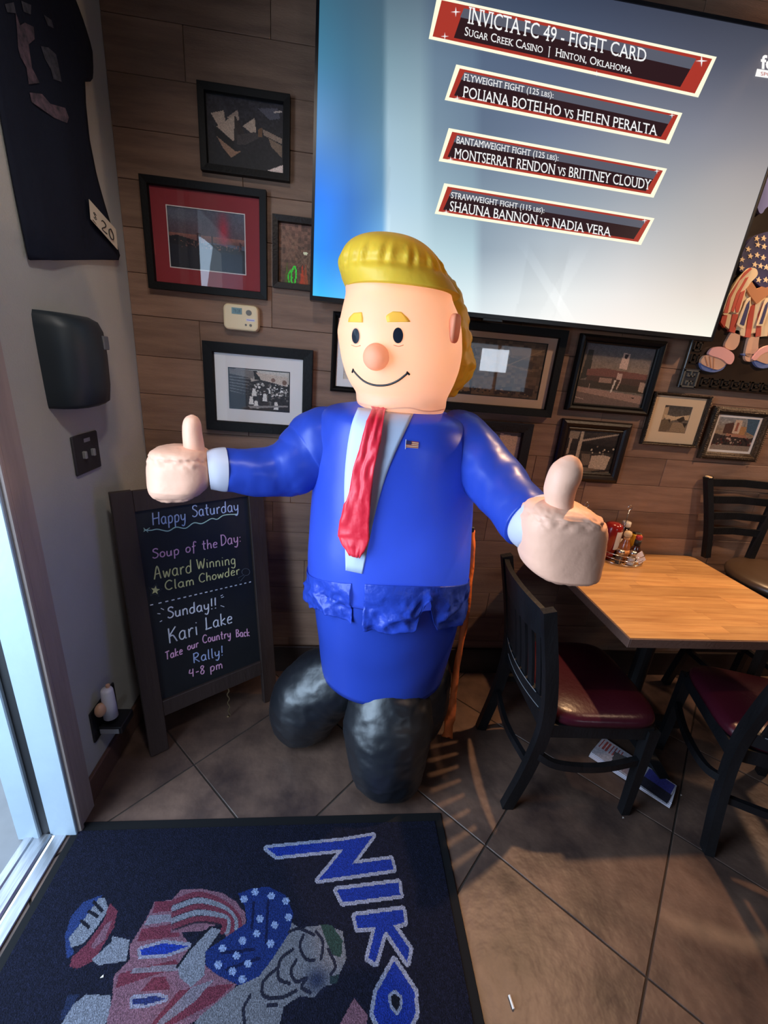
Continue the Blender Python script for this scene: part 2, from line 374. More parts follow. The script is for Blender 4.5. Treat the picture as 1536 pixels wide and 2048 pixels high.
def print_grid(name, P, origin, ux, vy, m, parent, smooth=False):
    """grid carrying raster P; origin = top left corner, ux along width, vy down the height"""
    h, w = P.a.shape[:2]; o = np.array(origin); ux = np.array(ux); vy = np.array(vy)
    if smooth:
        gi, gj = np.meshgrid(np.arange(w)/(w-1), np.arange(h)/(h-1)); nx, ny = w-1, h-1; W = w
    else:
        gi, gj = np.meshgrid(np.arange(w+1)/w, np.arange(h+1)/h); nx, ny = w, h; W = w+1
    co_ = o+gi[..., None]*ux+gj[..., None]*vy
    J, I = np.meshgrid(np.arange(ny), np.arange(nx), indexing='ij'); a = J*W+I
    quads = np.stack([a, a+W, a+W+1, a+1], -1).reshape(-1, 4)
    me = bpy.data.meshes.new(name); me.from_pydata(co_.reshape(-1, 3).tolist(), [], quads.tolist())
    lin = s2l(P.a)
    if smooth:
        at = me.color_attributes.new('print', 'FLOAT_COLOR', 'POINT'); arr = np.ones((w*h, 4), np.float32); arr[:, :3] = lin.reshape(-1, 3)
    else:
        at = me.color_attributes.new('print', 'FLOAT_COLOR', 'CORNER'); arr = np.ones((nx*ny*4, 4), np.float32); arr[:, :3] = np.repeat(lin.reshape(-1, 3), 4, 0)
    at.data.foreach_set('color', arr.ravel()); me.materials.append(MT[m])
    ob = bpy.data.objects.new(name, me); C.objects.link(ob)
    if parent: ob.parent = parent; ob.matrix_parent_inverse = parent_world(parent).inverted()
    return ob

# ------------------------------------------------------------------ the room
D = 1.87; XL = -0.83; ZC = 3.0; XR = 4.2; YR = -3.5
def struct(name, bm, m, parent=None, **k):
    o = obj(name, bm, m, parent, **k)
    if parent is None: o['kind'] = 'structure'
    return o
wall_back = struct('wall_back', bx(XL-.1, XR+.1, D+.014, D+.12, 0, ZC), 'base')
def boards(x0, x1, z0, pitch, rows, breaks):
    for k in range(rows):
        za = z0+k*pitch; zb = min(za+pitch, ZC)
        if zb-za < .01: break
        xs = [x0]+[b for b in breaks[k % len(breaks)] if x0 < b < x1]+[x1]
        for a, b in zip(xs, xs[1:]):
            off = random.uniform(0, .0022)
            ob = obj('board', bx(a+.0006, b-.0006, D-.001-off, D+.0145, za+.0007, zb-.0007, bev=.0013), 'board', wall_back)
            c = Vector(((a+b)/2, D, (za+zb)/2)); ob.data.transform(Matrix.Translation(-c)); ob.location = c
boards(XL, 1.17, .052, .1465, 21, [(-.22, .62), (-.62, .36, .9), (-.4, .80), (-.15, .5), (-.58, .1, .98), (-.3, .72)])
boards(1.17, XR, .038, .1345, 23, [(1.55, 2.6), (1.95, 3.2), (1.38, 2.3, 3.5), (2.1, 2.9)])
struct('baseboard_back', bx(XL, XR, D-.022, D-.004, 0, .155, bev=.003), 'base')

DY0, DY1, DZ = -0.10, 1.055, 2.25         # doorway in the left wall
bm = bmesh.new(); box(bm, XL-.16, XL, DY1+.004, D+.12, 0, ZC); box(bm, XL-.16, XL, YR, DY0, 0, ZC); box(bm, XL-.16, XL, DY0, DY1+.004, DZ, ZC)
struct('wall_left', bm, 'wallpaint')
bm = bmesh.new(); box(bm, XL, XL+.014, 1.15, D-.022, 0, .105, bev=.003); box(bm, XL, XL+.014, YR, DY0-.09, 0, .105, bev=.003)
struct('baseboard_left', bm, 'edge')
bm = bmesh.new()
for z0_, z1_, y0_, y1_ in ((0, DZ+.09, DY1, DY1+.092), (0, DZ+.09, DY0-.092, DY0), (DZ, DZ+.09, DY0, DY1)):
    box(bm, XL-.002, XL+.022, y0_, y1_, z0_, z1_, bev=.004)
box(bm, XL-.004, XL+.030, DY1-.002, DY1+.016, 0, DZ, bev=.005, seg=2)
struct('trim_1', bm, 'casing')
bm = bmesh.new(); box(bm, XL-.062, XL+.020, DY1-.012, DY1+.003, 0.004, DZ, bev=.002); box(bm, XL-.155, XL-.072, DY1-.004, DY1+.003, 0.004, DZ)
box(bm, XL-.155, XL-.088, DY1-.022, DY1-.004, 0.004, DZ, bev=.003); box(bm, XL-.155, XL, DY0, DY0+.012, 0.004, DZ)
jamb = struct('door_1', bm, 'jamb')
obj('weather_seal', bx(XL-.088, XL-.062, DY1-.010, DY1+.003, 0.004, DZ), 'seal', jamb)
bm = bmesh.new(); box(bm, XL-.135, XL-.105, DY0, 1.045, 0, .016, bev=.004); box(bm, XL-.105, XL-.075, DY0, 1.045, 0, .011); box(bm, XL-.075, XL-.055, DY0, 1.045, 0, .018, bev=.005)
box(bm, XL-.048, XL-.012, DY0, 1.045, 0, .008, bev=.002)
struct('trim_2', bm, 'alu')
struct('wall_right', bx(XR, XR+.1, YR, D, 0, ZC), 'wallfar')
WX0, WX1, WZ0, WZ1 = 1.9, 3.1, 1.25, 2.05
bm = bmesh.new(); box(bm, XL-.1, WX0, YR-.1, YR, 0, ZC); box(bm, WX1, XR+.1, YR-.1, YR, 0, ZC); box(bm, WX0, WX1, YR-.1, YR, 0, WZ0); box(bm, WX0, WX1, YR-.1, YR, WZ1, ZC)
struct('wall_rear', bm, 'wallfar')
bm = bmesh.new()
for a, b, c, d in ((WX0, WX1, WZ0, WZ0+.05), (WX0, WX1, WZ1-.05, WZ1), (WX0, WX0+.05, WZ0, WZ1), (WX1-.05, WX1, WZ0, WZ1), (2.48, 2.52, WZ0, WZ1)): box(bm, a, b, YR-.08, YR-.03, c, d)
win = struct('window_1', bm, 'winframe'); obj('pane', bx(WX0+.04, WX1-.04, YR-.058, YR-.052, WZ0+.04, WZ1-.04), 'glass', win)
struct('ceiling', bx(XL-.1, XR+.1, YR-.1, D+.1, ZC, ZC+.1), 'ceiling')

# floor: grout bed with diagonal tiles
floor = struct('floor', bx(XL-.05, XR, YR, D, -.06, -.004), 'grout')
def clip(poly, x0, x1, y0, y1):
    def cut(P, f, g):
        out = []
        for i in range(len(P)):
            a, b = P[i-1], P[i]; fa, fb = f(a), f(b)
            if fa >= 0: out.append(a)
            if (fa >= 0) != (fb >= 0):
                t = fa/(fa-fb); out.append((a[0]+t*(b[0]-a[0]), a[1]+t*(b[1]-a[1])))
        return out
    for f in (lambda p: p[0]-x0, lambda p: x1-p[0], lambda p: p[1]-y0, lambda p: y1-p[1]):
        if len(poly) > 2: poly = cut(poly, f, None)
    return poly
g = .0028
for i in range(-8, 9):
    for j in range(-10, 8):
        s0, s1 = .785+.76*(i-1)+g*1.4, .785+.76*i-g*1.4      # x+y
        t0, t1 = -.32+.715*(j-1)+g*1.4, -.32+.715*j-g*1.4    # y-x
        q = [((s-t)/2, (s+t)/2) for s, t in ((s0, t0), (s1, t0), (s1, t1), (s0, t1))]
        if min(p[0] for p in q) > XR or max(p[0] for p in q) < XL-.04 or min(p[1] for p in q) > D or max(p[1] for p in q) < YR: continue
        q = clip(q, XL-.04, XR, YR, D-.006)
        if len(q) < 3: continue
        cx = sum(p[0] for p in q)/len(q); cy = sum(p[1] for p in q)/len(q)
        if abs(sum(q[k-1][0]*q[k][1]-q[k][0]*q[k-1][1] for k in range(len(q)))) < 2e-3: continue
        bm = bmesh.new(); h = random.uniform(-.0008, 0)
        prism(bm, [Vector((p[0]-cx, p[1]-cy, -.008)) for p in q], (0, 0, .008+h))
        es = [e for e in bm.edges if all(v.co.z > -.004 for v in e.verts)]
        bmesh.ops.bevel(bm, geom=es, offset=.0016, segments=1, affect='EDGES')
        ob = obj('tile', bm, 'tile', floor); ob.location = (cx, cy, 0); 
# outside ground
struct('trim_3', bx(-4.5, XL-.137, -3, 3.2, -.06, -.002), 'concrete')
tag(obj('outdoor_mat', bx(-1.9, -1.105, .45, 1.03, -.002, .010, bev=.004), 'outmat'), 'dark doormat lying outside the open doorway on pale concrete', 'doormat')

# ------------------------------------------------------------------ framed pictures
def picture(name, label, x0, x1, z0, z1, fw, fmat, P, mount=None, mw=0., print_rect=None, group=None, style='flat', dep=.024, liner=None):
    yb = D-.006; yf = yb-dep
    t = thing(name, label, 'picture', ((x0+x1)/2, yb, z0), 0, group)
    prof = {'flat': [(0, 0), (0, dep), (.12, dep*1.0), (.9, dep*.92), (1, dep*.55), (1, .004)],
            'round': [(0, 0), (0, dep*.55), (.12, dep*.8), (.35, dep), (.6, dep*.85), (.75, dep*.55), (.85, dep*.65), (1, dep*.5), (1, .004)],
            'step': [(0, 0), (0, dep*.6), (.2, dep*.75), (.3, dep), (.55, dep), (.62, dep*.7), (.85, dep*.62), (1, dep*.4), (1, .004)]}[style]
    bm = bmesh.new(); rings = []
    for sx, sz in ((x0, z0), (x1, z0), (x1, z1), (x0, z1)):
        dx = 1 if sx == x0 else -1; dz = 1 if sz == z0 else -1
        rings.append([bm.verts.new((sx+dx*fw*a, yb-b, sz+dz*fw*a)) for a, b in prof])
    for k in range(4):
        A, B = rings[k], rings[(k+1) % 4]
        for j in range(len(prof)-1): bm.faces.new((A[j], A[j+1], B[j+1], B[j]))
    obj('frame', bm, fmat, t)
    if style != 'flat' and fmat == 'bronze_frame':
        bm = bmesh.new(); n = 26
        for k in range(n):
            for (ax, az, bx_, bz) in ((x0+fw*.2, z0, x0+fw*.2, z1), (x1-fw*.2, z0, x1-fw*.2, z1)):
                f = (k+.5)/n; box(bm, ax-.004, ax+.004, yf-.002, yf+.004, az+(bz-az)*f-.003, az+(bz-az)*f+.003, bev=.001)
        obj('beading', bm, fmat, t, kind='stuff')
    obj('backing', bx(x0+fw*.6, x1-fw*.6, yb-.004, yb, z0+fw*.6, z1-fw*.6), 'line', t)
    ix0, ix1, iz0, iz1 = x0+fw, x1-fw, z0+fw, z1-fw
    px0, px1, pz0, pz1 = print_rect if print_rect else (ix0+mw, ix1-mw, iz0+mw, iz1-mw)
    if mount:
        bm = bmesh.new(); yy0, yy1 = yb-.0075, yb-.005
        for a, b, c, d in ((ix0-.002, px0, iz0, iz1), (px1, ix1+.002, iz0, iz1), (px0, px1, iz0-.002, pz0), (px0, px1, pz1, iz1+.002)):
            if b-a > .001 and d-c > .001: box(bm, a, b, yy0, yy1, c, d)
        obj('mount', bm, mount, t)
        if liner:
            bm = bmesh.new(); q = .0032
            for a, b, c, d in ((px0-q, px0, pz0-q, pz1+q), (px1, px1+q, pz0-q, pz1+q), (px0, px1, pz0-q, pz0), (px0, px1, pz1, pz1+q)): box(bm, a, b, yy0-.0006, yy1, c, d)
            obj('liner', bm, liner, t)
    print_grid('print', P, (px0, yb-.0052, pz1), (px1-px0, 0, 0), (0, 0, -(pz1-pz0)), 'print', t)
    obj('glass', bx(ix0-.002, ix1+.002, yb-.0100, yb-.0085, iz0-.002, iz1+.002), 'glass', t)
    return t

# night-time building with pointed white roofs
P = Paint(110, 90, (24, 20, 24)); P.grad((38, 34, 40), (18, 15, 17)); P.noise(.25, 2, 3)
W1 = (150, 128, 112); W2 = (92, 76, 66); K = (14, 11, 12)
for q, c in (([(.05, .26), (.22, .2), (.24, .36), (.14, .42)], W1), ([(.26, .29), (.40, .16), (.42, .30), (.34, .36)], (128, 108, 96)),
             ([(.12, .44), (.36, .24), (.38, .56), (.34, .62)], W1), ([(.36, .24), (.50, .50), (.34, .62)], (40, 32, 30)), ([(.46, .38), (.62, .24), (.64, .46), (.60, .48)], W1),
             ([(.08, .44), (.34, .62), (.34, .74), (.10, .56)], K), ([(.12, .58), (.36, .76), (.44, .74), (.30, .86), (.20, .74)], (128, 96, 76)),
             ([(.38, .52), (.62, .44), (.70, .50), (.50, .64), (.38, .66)], (52, 44, 44)), ([(.72, .38), (.98, .48), (.98, .56), (.74, .47)], (122, 100, 86)),
             ([(.80, .50), (.98, .58), (.98, .76), (.84, .62)], (104, 82, 66)), ([(.66, .10), (.92, .06), (.96, .20), (.82, .24)], (70, 66, 74)), ([(.78, .98), (1, .86), (1, 1)], (196, 168, 156)),
             ([(.66, .40), (.72, .36), (.72, .50), (.66, .50)], (96, 66, 44))): P.poly(q, c)
P.line([(.88, .12), (.97, .10)], .012, (160, 140, 130)); P.noise(.10, 5); P.a = np.clip(P.a*1.25, 0, 1)
picture('framed_photo', 'dark framed night photograph of a building with pointed white roofs, highest on the left', -.537, -.233, 2.150, 2.395, .024, 'black_frame', P)
# red mounted skyline
P = Paint(110, 84, (80, 84, 100)); P.grad((92, 96, 112), (96, 70, 76), 0, .50); P.grad((150, 96, 84), (110, 70, 66), .42, .52); P.noise(.06, 3, 4)
P.blob(.72, .30, .07, .28, (205, 40, 66), .8); P.blob(.15, .12, .25, .1, (110, 114, 124), .6)
P.poly([(0, .48), (.1, .45), (.3, .50), (.45, .54), (.7, .55), (1, .60), (1, 1), (0, 1)], (30, 26, 32)); P.poly([(0, .60), (1, .68), (1, 1), (0, 1)], (40, 42, 54), .6)
P.poly([(.36, .38), (.42, .38), (.42, .54), (.36, .53)], (70, 40, 44)); P.poly([(.55, .40), (.57, .42), (.57, .56), (.56, .56)], (50, 32, 40)); P.poly([(.93, .46), (.96, .50), (.95, .60), (.93, .58)], (60, 34, 42))
P.specks(60, .05, .95, .53, .64, [(120, 80, 70), (150, 100, 84), (90, 60, 62)], .004, .012); P.noise(.08, 8)
picture('framed_photo', 'black framed city skyline photograph in a wide red mount', -.747, -.315, 1.760, 2.115, .026, 'black_frame', P, 'red_board', .055, liner='white_board')
# small dark frame half behind the screen
P = Paint(60, 80, (120, 78, 56)); P.grad((128, 86, 70), (96, 66, 44)); P.noise(.22, 4, 4)
for k in range(14): P.line([(rs.uniform(0, 1), rs.uniform(0, .4)), (rs.uniform(0, 1), rs.uniform(.5, 1))], .012, (150, 112, 86), al=.35)
for x, c in ((.12, (96, 110, 30)), (.45, (230, 70, 30)), (.52, (190, 80, 40)), (.7, (150, 84, 30)), (.85, (200, 90, 60))): P.poly([(x, 1), (x+.05, .62), (x+.12, 1)], c, .8)
P.line(bez([(.28, 1), (.26, .85), (.33, .70), (.37, .82), (.34, 1)]), .016, (60, 235, 60)); P.line(bez([(.22, 1), (.20, .88), (.25, .78), (.28, .9)]), .014, (60, 220, 50))
P.ell(.56, .46, .05, .028, (255, 236, 190)); P.ell(.78, .76, .04, .022, (250, 220, 170)); P.noise(.08, 6)
picture('framed_photo', 'small dark framed print with green and orange streaks, half behind the television', -.293, -.075, 1.806, 2.046, .022, 'brown_frame', P)
# white mount, crowd photograph
P = Paint(120, 96, (60, 54, 52)); P.grad((205, 196, 186), (176, 160, 146), 0, .30); P.poly([(0, .10), (.34, .12), (.36, .30), (.5, .24), (.7, .26), (1, .36), (1, 1), (0, 1)], (46, 40, 40))
P.poly([(0, 0), (.42, .02), (.40, .22), (0, .14)], (120, 112, 108)); P.poly([(.40, .02), (.46, .02), (.52, .24), (.42, .24)], (30, 26, 26)); P.poly([(.44, .06), (.97, .12), (.97, .36), (.7, .28), (.54, .24)], (196, 176, 160))
P.ell(.73, .22, .035, .05, (128, 96, 84)); P.ell(.92, .26, .04, .06, (120, 90, 76))
for k in range(6): P.poly([(0, .20+.07*k), (.34-.02*k, .22+.08*k), (.34, .245+.08*k), (0, .225+.07*k)], (140, 134, 130), .8)
P.specks(150, .34, .98, .30, .62, [(210, 200, 190), (170, 160, 150), (34, 30, 30), (24, 20, 20), (230, 222, 214), (90, 80, 76)], .009, .024, 5)
P.specks(60, .30, .98, .55, .86, [(34, 30, 30), (60, 54, 50), (28, 24, 24), (110, 100, 94)], .012, .03, 6)
for x, y in ((.59, .66), (.36, .76), (.44, .86), (.78, .86), (.41, .55)): P.poly([(x-.025, y-.09), (x+.02, y-.09), (x+.04, y+.11), (x-.045, y+.11)], (226, 216, 206)); P.ell(x, y-.11, .018, .026, (60, 50, 46))
P.poly([(.30, .92), (.98, .84), (.98, .88), (.34, .98)], (140, 132, 126)); P.noise(.12, 9)
picture('framed_photo', 'black framed old photograph of a crowded dining hall in a white mount, below the thermostat', -.565, -.134, 1.245, 1.593, .040, 'black_frame', P, 'white_board', .055, liner='line')
# frame behind the head
P = Paint(30, 60, (210, 196, 180)); P.noise(.05, 3)
picture('framed_photo', 'narrow bead-edged black frame mostly hidden behind the yellow-haired head', -.060, .28, 1.440, 1.745, .022, 'black_frame', P, 'white_board', .03, style='round')
# cafe picture
P = Paint(120, 100, (104, 82, 60)); P.grad((112, 90, 66), (92, 70, 52)); P.noise(.2, 5, 5)
for q, c, al in (([(0, .28), (.22, .14), (.26, .30), (.12, .40), (0, .42)], (60, 42, 32), .9), ([(.02, .08), (.3, .12), (.1, .28), (0, .3)], (120, 96, 66), .7), ([(.60, .10), (.98, .08), (.92, .22), (.64, .24)], (138, 112, 82), .8),
                 ([(.62, .28), (.9, .34), (.88, .46), (.6, .40)], (76, 60, 46), .9), ([(0, .55), (.16, .55), (.26, .7), (.26, 1), (0, 1)], (44, 32, 28), .9), ([(.06, .80), (.22, .74), (.24, .95), (.08, .98)], (150, 116, 74), .9),
                 ([(.5, .86), (.7, .80), (.7, .92), (.5, .98)], (54, 38, 32), .9), ([(.80, .80), (.94, .82), (.94, .96), (.80, .94)], (50, 36, 30), .9), ([(.24, .68), (.50, .66), (.52, 1), (.26, 1)], (128, 96, 62), .5)): P.poly(q, c, al)
P.line([(.62, .42), (.98, .10)], .006, (150, 124, 92)); P.line([(.12, .30), (.9, .50)], .006, (140, 110, 80)); P.specks(40, .1, .98, .85, .98, [(50, 36, 30), (140, 108, 72)], .005, .014)
cafe = picture('framed_photo', 'large black framed sepia cafe picture in a tan mount under the television', .40, .918, 1.402, 1.760, .034, 'black_frame', P, 'tan_board', 0, (.44, .843, 1.475, 1.700), liner='line')
# roadside sign photo
P = Paint(120, 96, (118, 104, 90)); P.grad((92, 88, 92), (150, 124, 100), 0, .5); P.noise(.06, 2, 4)
for q, c in (([(.06, .10), (.13, .10), (.15, .55), (.02, .60)], (58, 52, 44)), ([(.12, .50), (.28, .42), (.52, .44), (.60, .42), (.98, .46), (.98, .70), (.1, .70)], (84, 62, 52)), ([(.10, .42), (.34, .38), (.5, .40), (.98, .43), (.98, .52), (.1, .52)], (122, 78, 66)),
             ([(0, .60), (1, .64), (1, .76), (0, .72)], (70, 58, 46)), ([(0, .72), (1, .80), (1, .94), (0, .80)], (164, 128, 110)), ([(0, .80), (1, .94), (1, 1), (0, 1)], (120, 96, 84)),
             ([(.56, .10), (.66, .12), (.66, .38), (.54, .36)], (206, 170, 150)), ([(.58, .12), (.64, .13), (.62, .20), (.58, .19)], (70, 52, 50)), ([(.54, .44), (.62, .45), (.62, .56), (.54, .55)], (196, 160, 140)), ([(.52, .56), (.55, .56), (.52, .78), (.50, .78)], (210, 190, 170)), ([(.60, .56), (.62, .56), (.59, .72), (.57, .72)], (190, 160, 140)),
             ([(.30, .54), (.48, .54), (.48, .62), (.30, .62)], (160, 126, 106)), ([(.90, .56), (.98, .57), (.98, .74), (.90, .72)], (170, 140, 118))): P.poly(q, c)
P.line([(.18, .66), (.18, .78)], .006, (180, 150, 130)); P.line([(0, .90), (.14, .93)], .006, (190, 160, 140)); P.poly([(.82, .84), (.88, .83), (.86, .86)], (50, 34, 32)); P.noise(.10, 4)
picture('framed_photo', 'bamboo-style dark framed photograph of a roadside cafe with a tall sign', .978, 1.368, 1.441, 1.757, .034, 'black_frame', P, style='round', dep=.03)
# cream mounted small photograph
P = Paint(70, 64, (120, 100, 78)); P.grad((74, 70, 66), (130, 106, 84)); P.noise(.12, 2, 4)
for q, c in (([(0, .1), (.16, .05), (.18, .4), (.0, .6)], (180, 150, 116)), ([(.05, .34), (.5, .40), (.98, .30), (.98, .5), (.6, .5), (.2, .6)], (204, 172, 134)), ([(.55, .5), (.78, .36), (.86, .5), (.7, .62)], (64, 52, 42)), ([(.02, .55), (.3, .5), (.45, .7), (.3, .98), (.05, .98)], (112, 92, 70)), ([(.45, .62), (.7, .6), (.98, .7), (.98, .98), (.4, .98)], (150, 124, 96)), ([(.8, .62), (.98, .6), (.95, .8)], (56, 46, 38)), ([(.25, .55), (.34, .5), (.34, .64)], (60, 48, 40))): P.poly(q, c)
P.noise(.12, 7)
picture('framed_photo', 'narrow bronze framed small photograph in a wide cream mount below the key-pattern corner', 1.379, 1.658, 1.315, 1.552, .014, 'bronze_frame', P, 'cream_board', 0, (1.452, 1.588, 1.377, 1.497), style='round')
# diner interior
P = Paint(100, 84, (60, 52, 46)); P.grad((70, 60, 54), (34, 28, 26), 0, .5); P.noise(.15, 2, 4)
for q, c in (([(.0, .02), (.22, .04), (.20, .22), (0, .2)], (150, 132, 112)), ([(.3, .22), (1, .02), (1, .06), (.3, .27)], (170, 150, 128)), ([(.3, .30), (1, .36), (1, .52), (.3, .5)], (32, 26, 24)), ([(.24, .02), (.30, .02), (.30, 1), (.22, 1)], (190, 168, 142)),
             ([(.04, .2), (.09, .2), (.07, .7), (.03, .7)], (176, 150, 126)), ([(.55, .60), (.78, .56), (.94, .60), (.90, .92), (.62, .98), (.54, .90)], (196, 172, 146)), ([(.34, .56), (.52, .56), (.55, .82), (.40, .86)], (120, 102, 86)), ([(0, .60), (.2, .60), (.18, .85), (0, .9)], (98, 80, 66)), ([(0, .88), (.55, .9), (1, .94), (1, 1), (0, 1)], (128, 108, 88)),
             ([(.62, .98), (.90, .92), (1, .9), (1, .96), (.64, 1)], (40, 32, 30))): P.poly(q, c)
P.specks(16, .35, .98, .36, .56, [(220, 200, 170), (150, 130, 110), (20, 16, 16)], .01, .022); P.noise(.14, 4)
picture('framed_photo', 'wide dark brown framed old photograph of a diner interior behind the right thumb', .981, 1.316, 1.120, 1.403, .046, 'brown_frame', P, style='round')
# poster-like tower
P = Paint(80, 80, (150, 128, 108)); P.grad((150, 150, 150), (150, 122, 96), 0, .5); P.noise(.12, 2, 4)
for q, c in (([(.7, 0), (1, 0), (1, .5), (.78, .4)], (70, 92, 110)), ([(.2, .2), (.4, .14), (.46, .5), (.2, .48)], (82, 54, 44)), ([(.42, .06), (.60, .06), (.60, .46), (.42, .46)], (206, 176, 150)), ([(.48, .14), (.54, .14), (.54, .40), (.48, .40)], (150, 90, 70)), ([(.6, .24), (.75, .26), (.75, .5), (.6, .5)], (176, 128, 84)),
             ([(.3, .48), (.8, .50), (.84, .62), (.3, .60)], (168, 116, 92)), ([(0, .5), (.3, .56), (.9, .60), (1, .56), (1, .84), (0, .84)], (60, 48, 44)), ([(0, .84), (1, .84), (1, 1), (0, 1)], (140, 122, 108))): P.poly(q, c)
P.specks(70, 0, 1, .55, .86, [(30, 24, 24), (180, 150, 130), (90, 40, 34), (50, 40, 38)], .012, .03); P.noise(.12, 4)
picture('framed_photo', 'dark ridged frame holding a colour photograph of a tower over a crowd, farthest right', 1.690, 1.990, 1.268, 1.512, .036, 'bronze_frame', P, 'white_board', .010, style='step')
# dark frame behind the right shoulder
P = Paint(60, 50, (120, 96, 76)); P.grad((110, 90, 76), (80, 62, 50), 0, 1); P.poly([(.50, .04), (1, .10), (1, 1), (.50, 1)], (214, 176, 146)); P.line([(.66, .4), (.70, .9)], .01, (40, 30, 28)); P.line([(.76, .5), (.77, .9)], .008, (50, 40, 36)); P.poly([(.52, .5), (.66, .7), (.66, .8), (.5, .7)], (50, 40, 36)); P.noise(.08, 4)
picture('framed_photo', 'wide dark framed photograph partly hidden behind the raised right sleeve', .565, .848, 1.08, 1.368, .044, 'brown_frame', P)

# ------------------------------------------------------------------ thermostat
tx0, tx1, tz0, tz1 = -.480, -.346, 1.641, 1.735
th = thing('thermostat', 'yellowed ivory digital thermostat on the wood wall below the red mounted picture', 'thermostat', (tx0, D, tz0))
bm = bmesh.new(); rr_ = .020; W2_ = []
for (ccx, ccz, a0) in ((tx1-rr_, tz1-rr_, 0), (tx0+rr_, tz1-rr_, 90), (tx0+rr_, tz0+rr_, 180), (tx1-rr_, tz0+rr_, 270)):
    for k in range(6): a = math.radians(a0+18*k); W2_.append((ccx, ccz, math.cos(a), math.sin(a)))
R_ = [[bm.verts.new((a+c*r_, y, b+d*r_)) for a, b, c, d in W2_] for r_, y in ((.020, D-.004), (.020, D-.024), (.017, D-.032), (.012, D-.034))]
for A, B in zip(R_, R_[1:]):
    for k in range(24): bm.faces.new((A[k], A[(k+1) % 24], B[(k+1) % 24], B[k]))
bm.faces.new(R_[-1])
obj('case', bm, 'thermo', th)
obj('display', bx(tx0+.034, tx0+.072, D-.0355, D-.033, tz0+.058, tz0+.080), 'lcd', th)
def text(body, size=1., off=0., caps=0.):
    cu = bpy.data.curves.new('lettering', 'FONT'); cu.body = body; cu.size = size; cu.offset = off; cu.resolution_u = 3
    if caps:
        cu.small_caps_scale = caps
        for f in cu.body_format: f.use_small_caps = True
    o = bpy.data.objects.new('tmp', cu); C.objects.link(o); dg = bpy.context.evaluated_depsgraph_get()
    me = bpy.data.meshes.new_from_object(o.evaluated_get(dg)); bpy.data.objects.remove(o); bpy.data.curves.remove(cu)
    V = [v.co.copy() for v in me.vertices]; Fc = [list(p.vertices) for p in me.polygons]; bpy.data.meshes.remove(me); return V, Fc
def serifs(V, Fc, caps):
    from collections import Counter
    ec = Counter(); 
    for f in Fc:
        for i in range(len(f)): ec[frozenset((f[i-1], f[i]))] += 1
    nb = {}
    for e, c in ec.items():
        if c == 1:
            a, b = tuple(e); nb.setdefault(a, []).append(b); nb.setdefault(b, []).append(a)
    cap = .682; hs = (0., cap, cap*caps); add = []
    for e, c in ec.items():
        if c != 1: continue
        a, b = tuple(e)
        if V[a].x > V[b].x: a, b = b, a
        if abs(V[a].y-V[b].y) > .004: continue
        w_ = V[b].x-V[a].x; y = V[a].y; k = min(range(3), key=lambda q: abs(hs[q]-y))
        if abs(hs[k]-y) > .02 or w_ < .035: continue
        pa = [q for q in nb[a] if q != b]; pb = [q for q in nb[b] if q != a]
        if not pa or not pb: continue
        da = V[pa[0]]-V[a]; db = V[pb[0]]-V[b]
        if abs(da.y) < .05 or abs(db.y) < .05: continue
        if (da.x/abs(da.y)) < -.15 and (db.x/abs(db.y)) > .15: continue
        sg = 1 if k == 0 else -1
        x0, x1 = V[a].x-.060, (V[b].x+.060 if w_ < .2 else V[a].x+.05); n0 = len(V)
        V += [Vector((x0, y, 0)), Vector((x1, y, 0)), Vector((x1, y+sg*.050, 0)), Vector((x0, y+sg*.050, 0))]; add.append([n0, n0+1, n0+2, n0+3])
    return V, Fc+add
def text_obj(name, body, mapf, m, parent, off=0., caps=0.):
    V, Fc = text(body, 1., off, caps)
    if caps: V, Fc = serifs(V, Fc, caps)
    x0 = min(v.x for v in V); x1 = max(v.x for v in V)
    cap = .682
    bm = bmesh.new(); vs = [bm.verts.new(mapf((v.x-x0)/(x1-x0), v.y/cap)) for v in V]
    for f in Fc:
        try: bm.faces.new([vs[i] for i in f])
        except ValueError: pass
    return obj(name, bm, m, parent)
text_obj('digits', '78:28', lambda u, v: Vector((tx0+.040+u*.026, D-.0358, tz0+.063+v*.012)), 'lcdtxt', th)
bm = bmesh.new(); n = 16; cxx, czz = tx0+.098, tz0+.066
prism(bm, [Vector((cxx+.011*math.cos(2*PI*k/n), D-.033, czz+.010*math.sin(2*PI*k/n))) for k in range(n)], (0, -.003, 0)); obj('badge', bm, 'dial', th)
obj('sticker', bx(tx0+.088, tx0+.120, D-.0348, D-.0335, tz0+.036, tz0+.045), 'packet', th)
bm = bmesh.new(); box(bm, tx0+.090, tx0+.118, D-.0352, D-.0346, tz0+.0395, tz0+.0415); obj('sticker_line', bm, 'violet', th)
for cx_, r_ in ((tx0+.086, .004), (tx0+.104, .005)):
    bm = bmesh.new(); prism(bm, [Vector((cx_+r_*math.cos(2*PI*k/12), D-.033, tz0+.022+r_*math.sin(2*PI*k/12))) for k in range(12)], (0, -.003, 0)); obj('button', bm, 'dial', th)

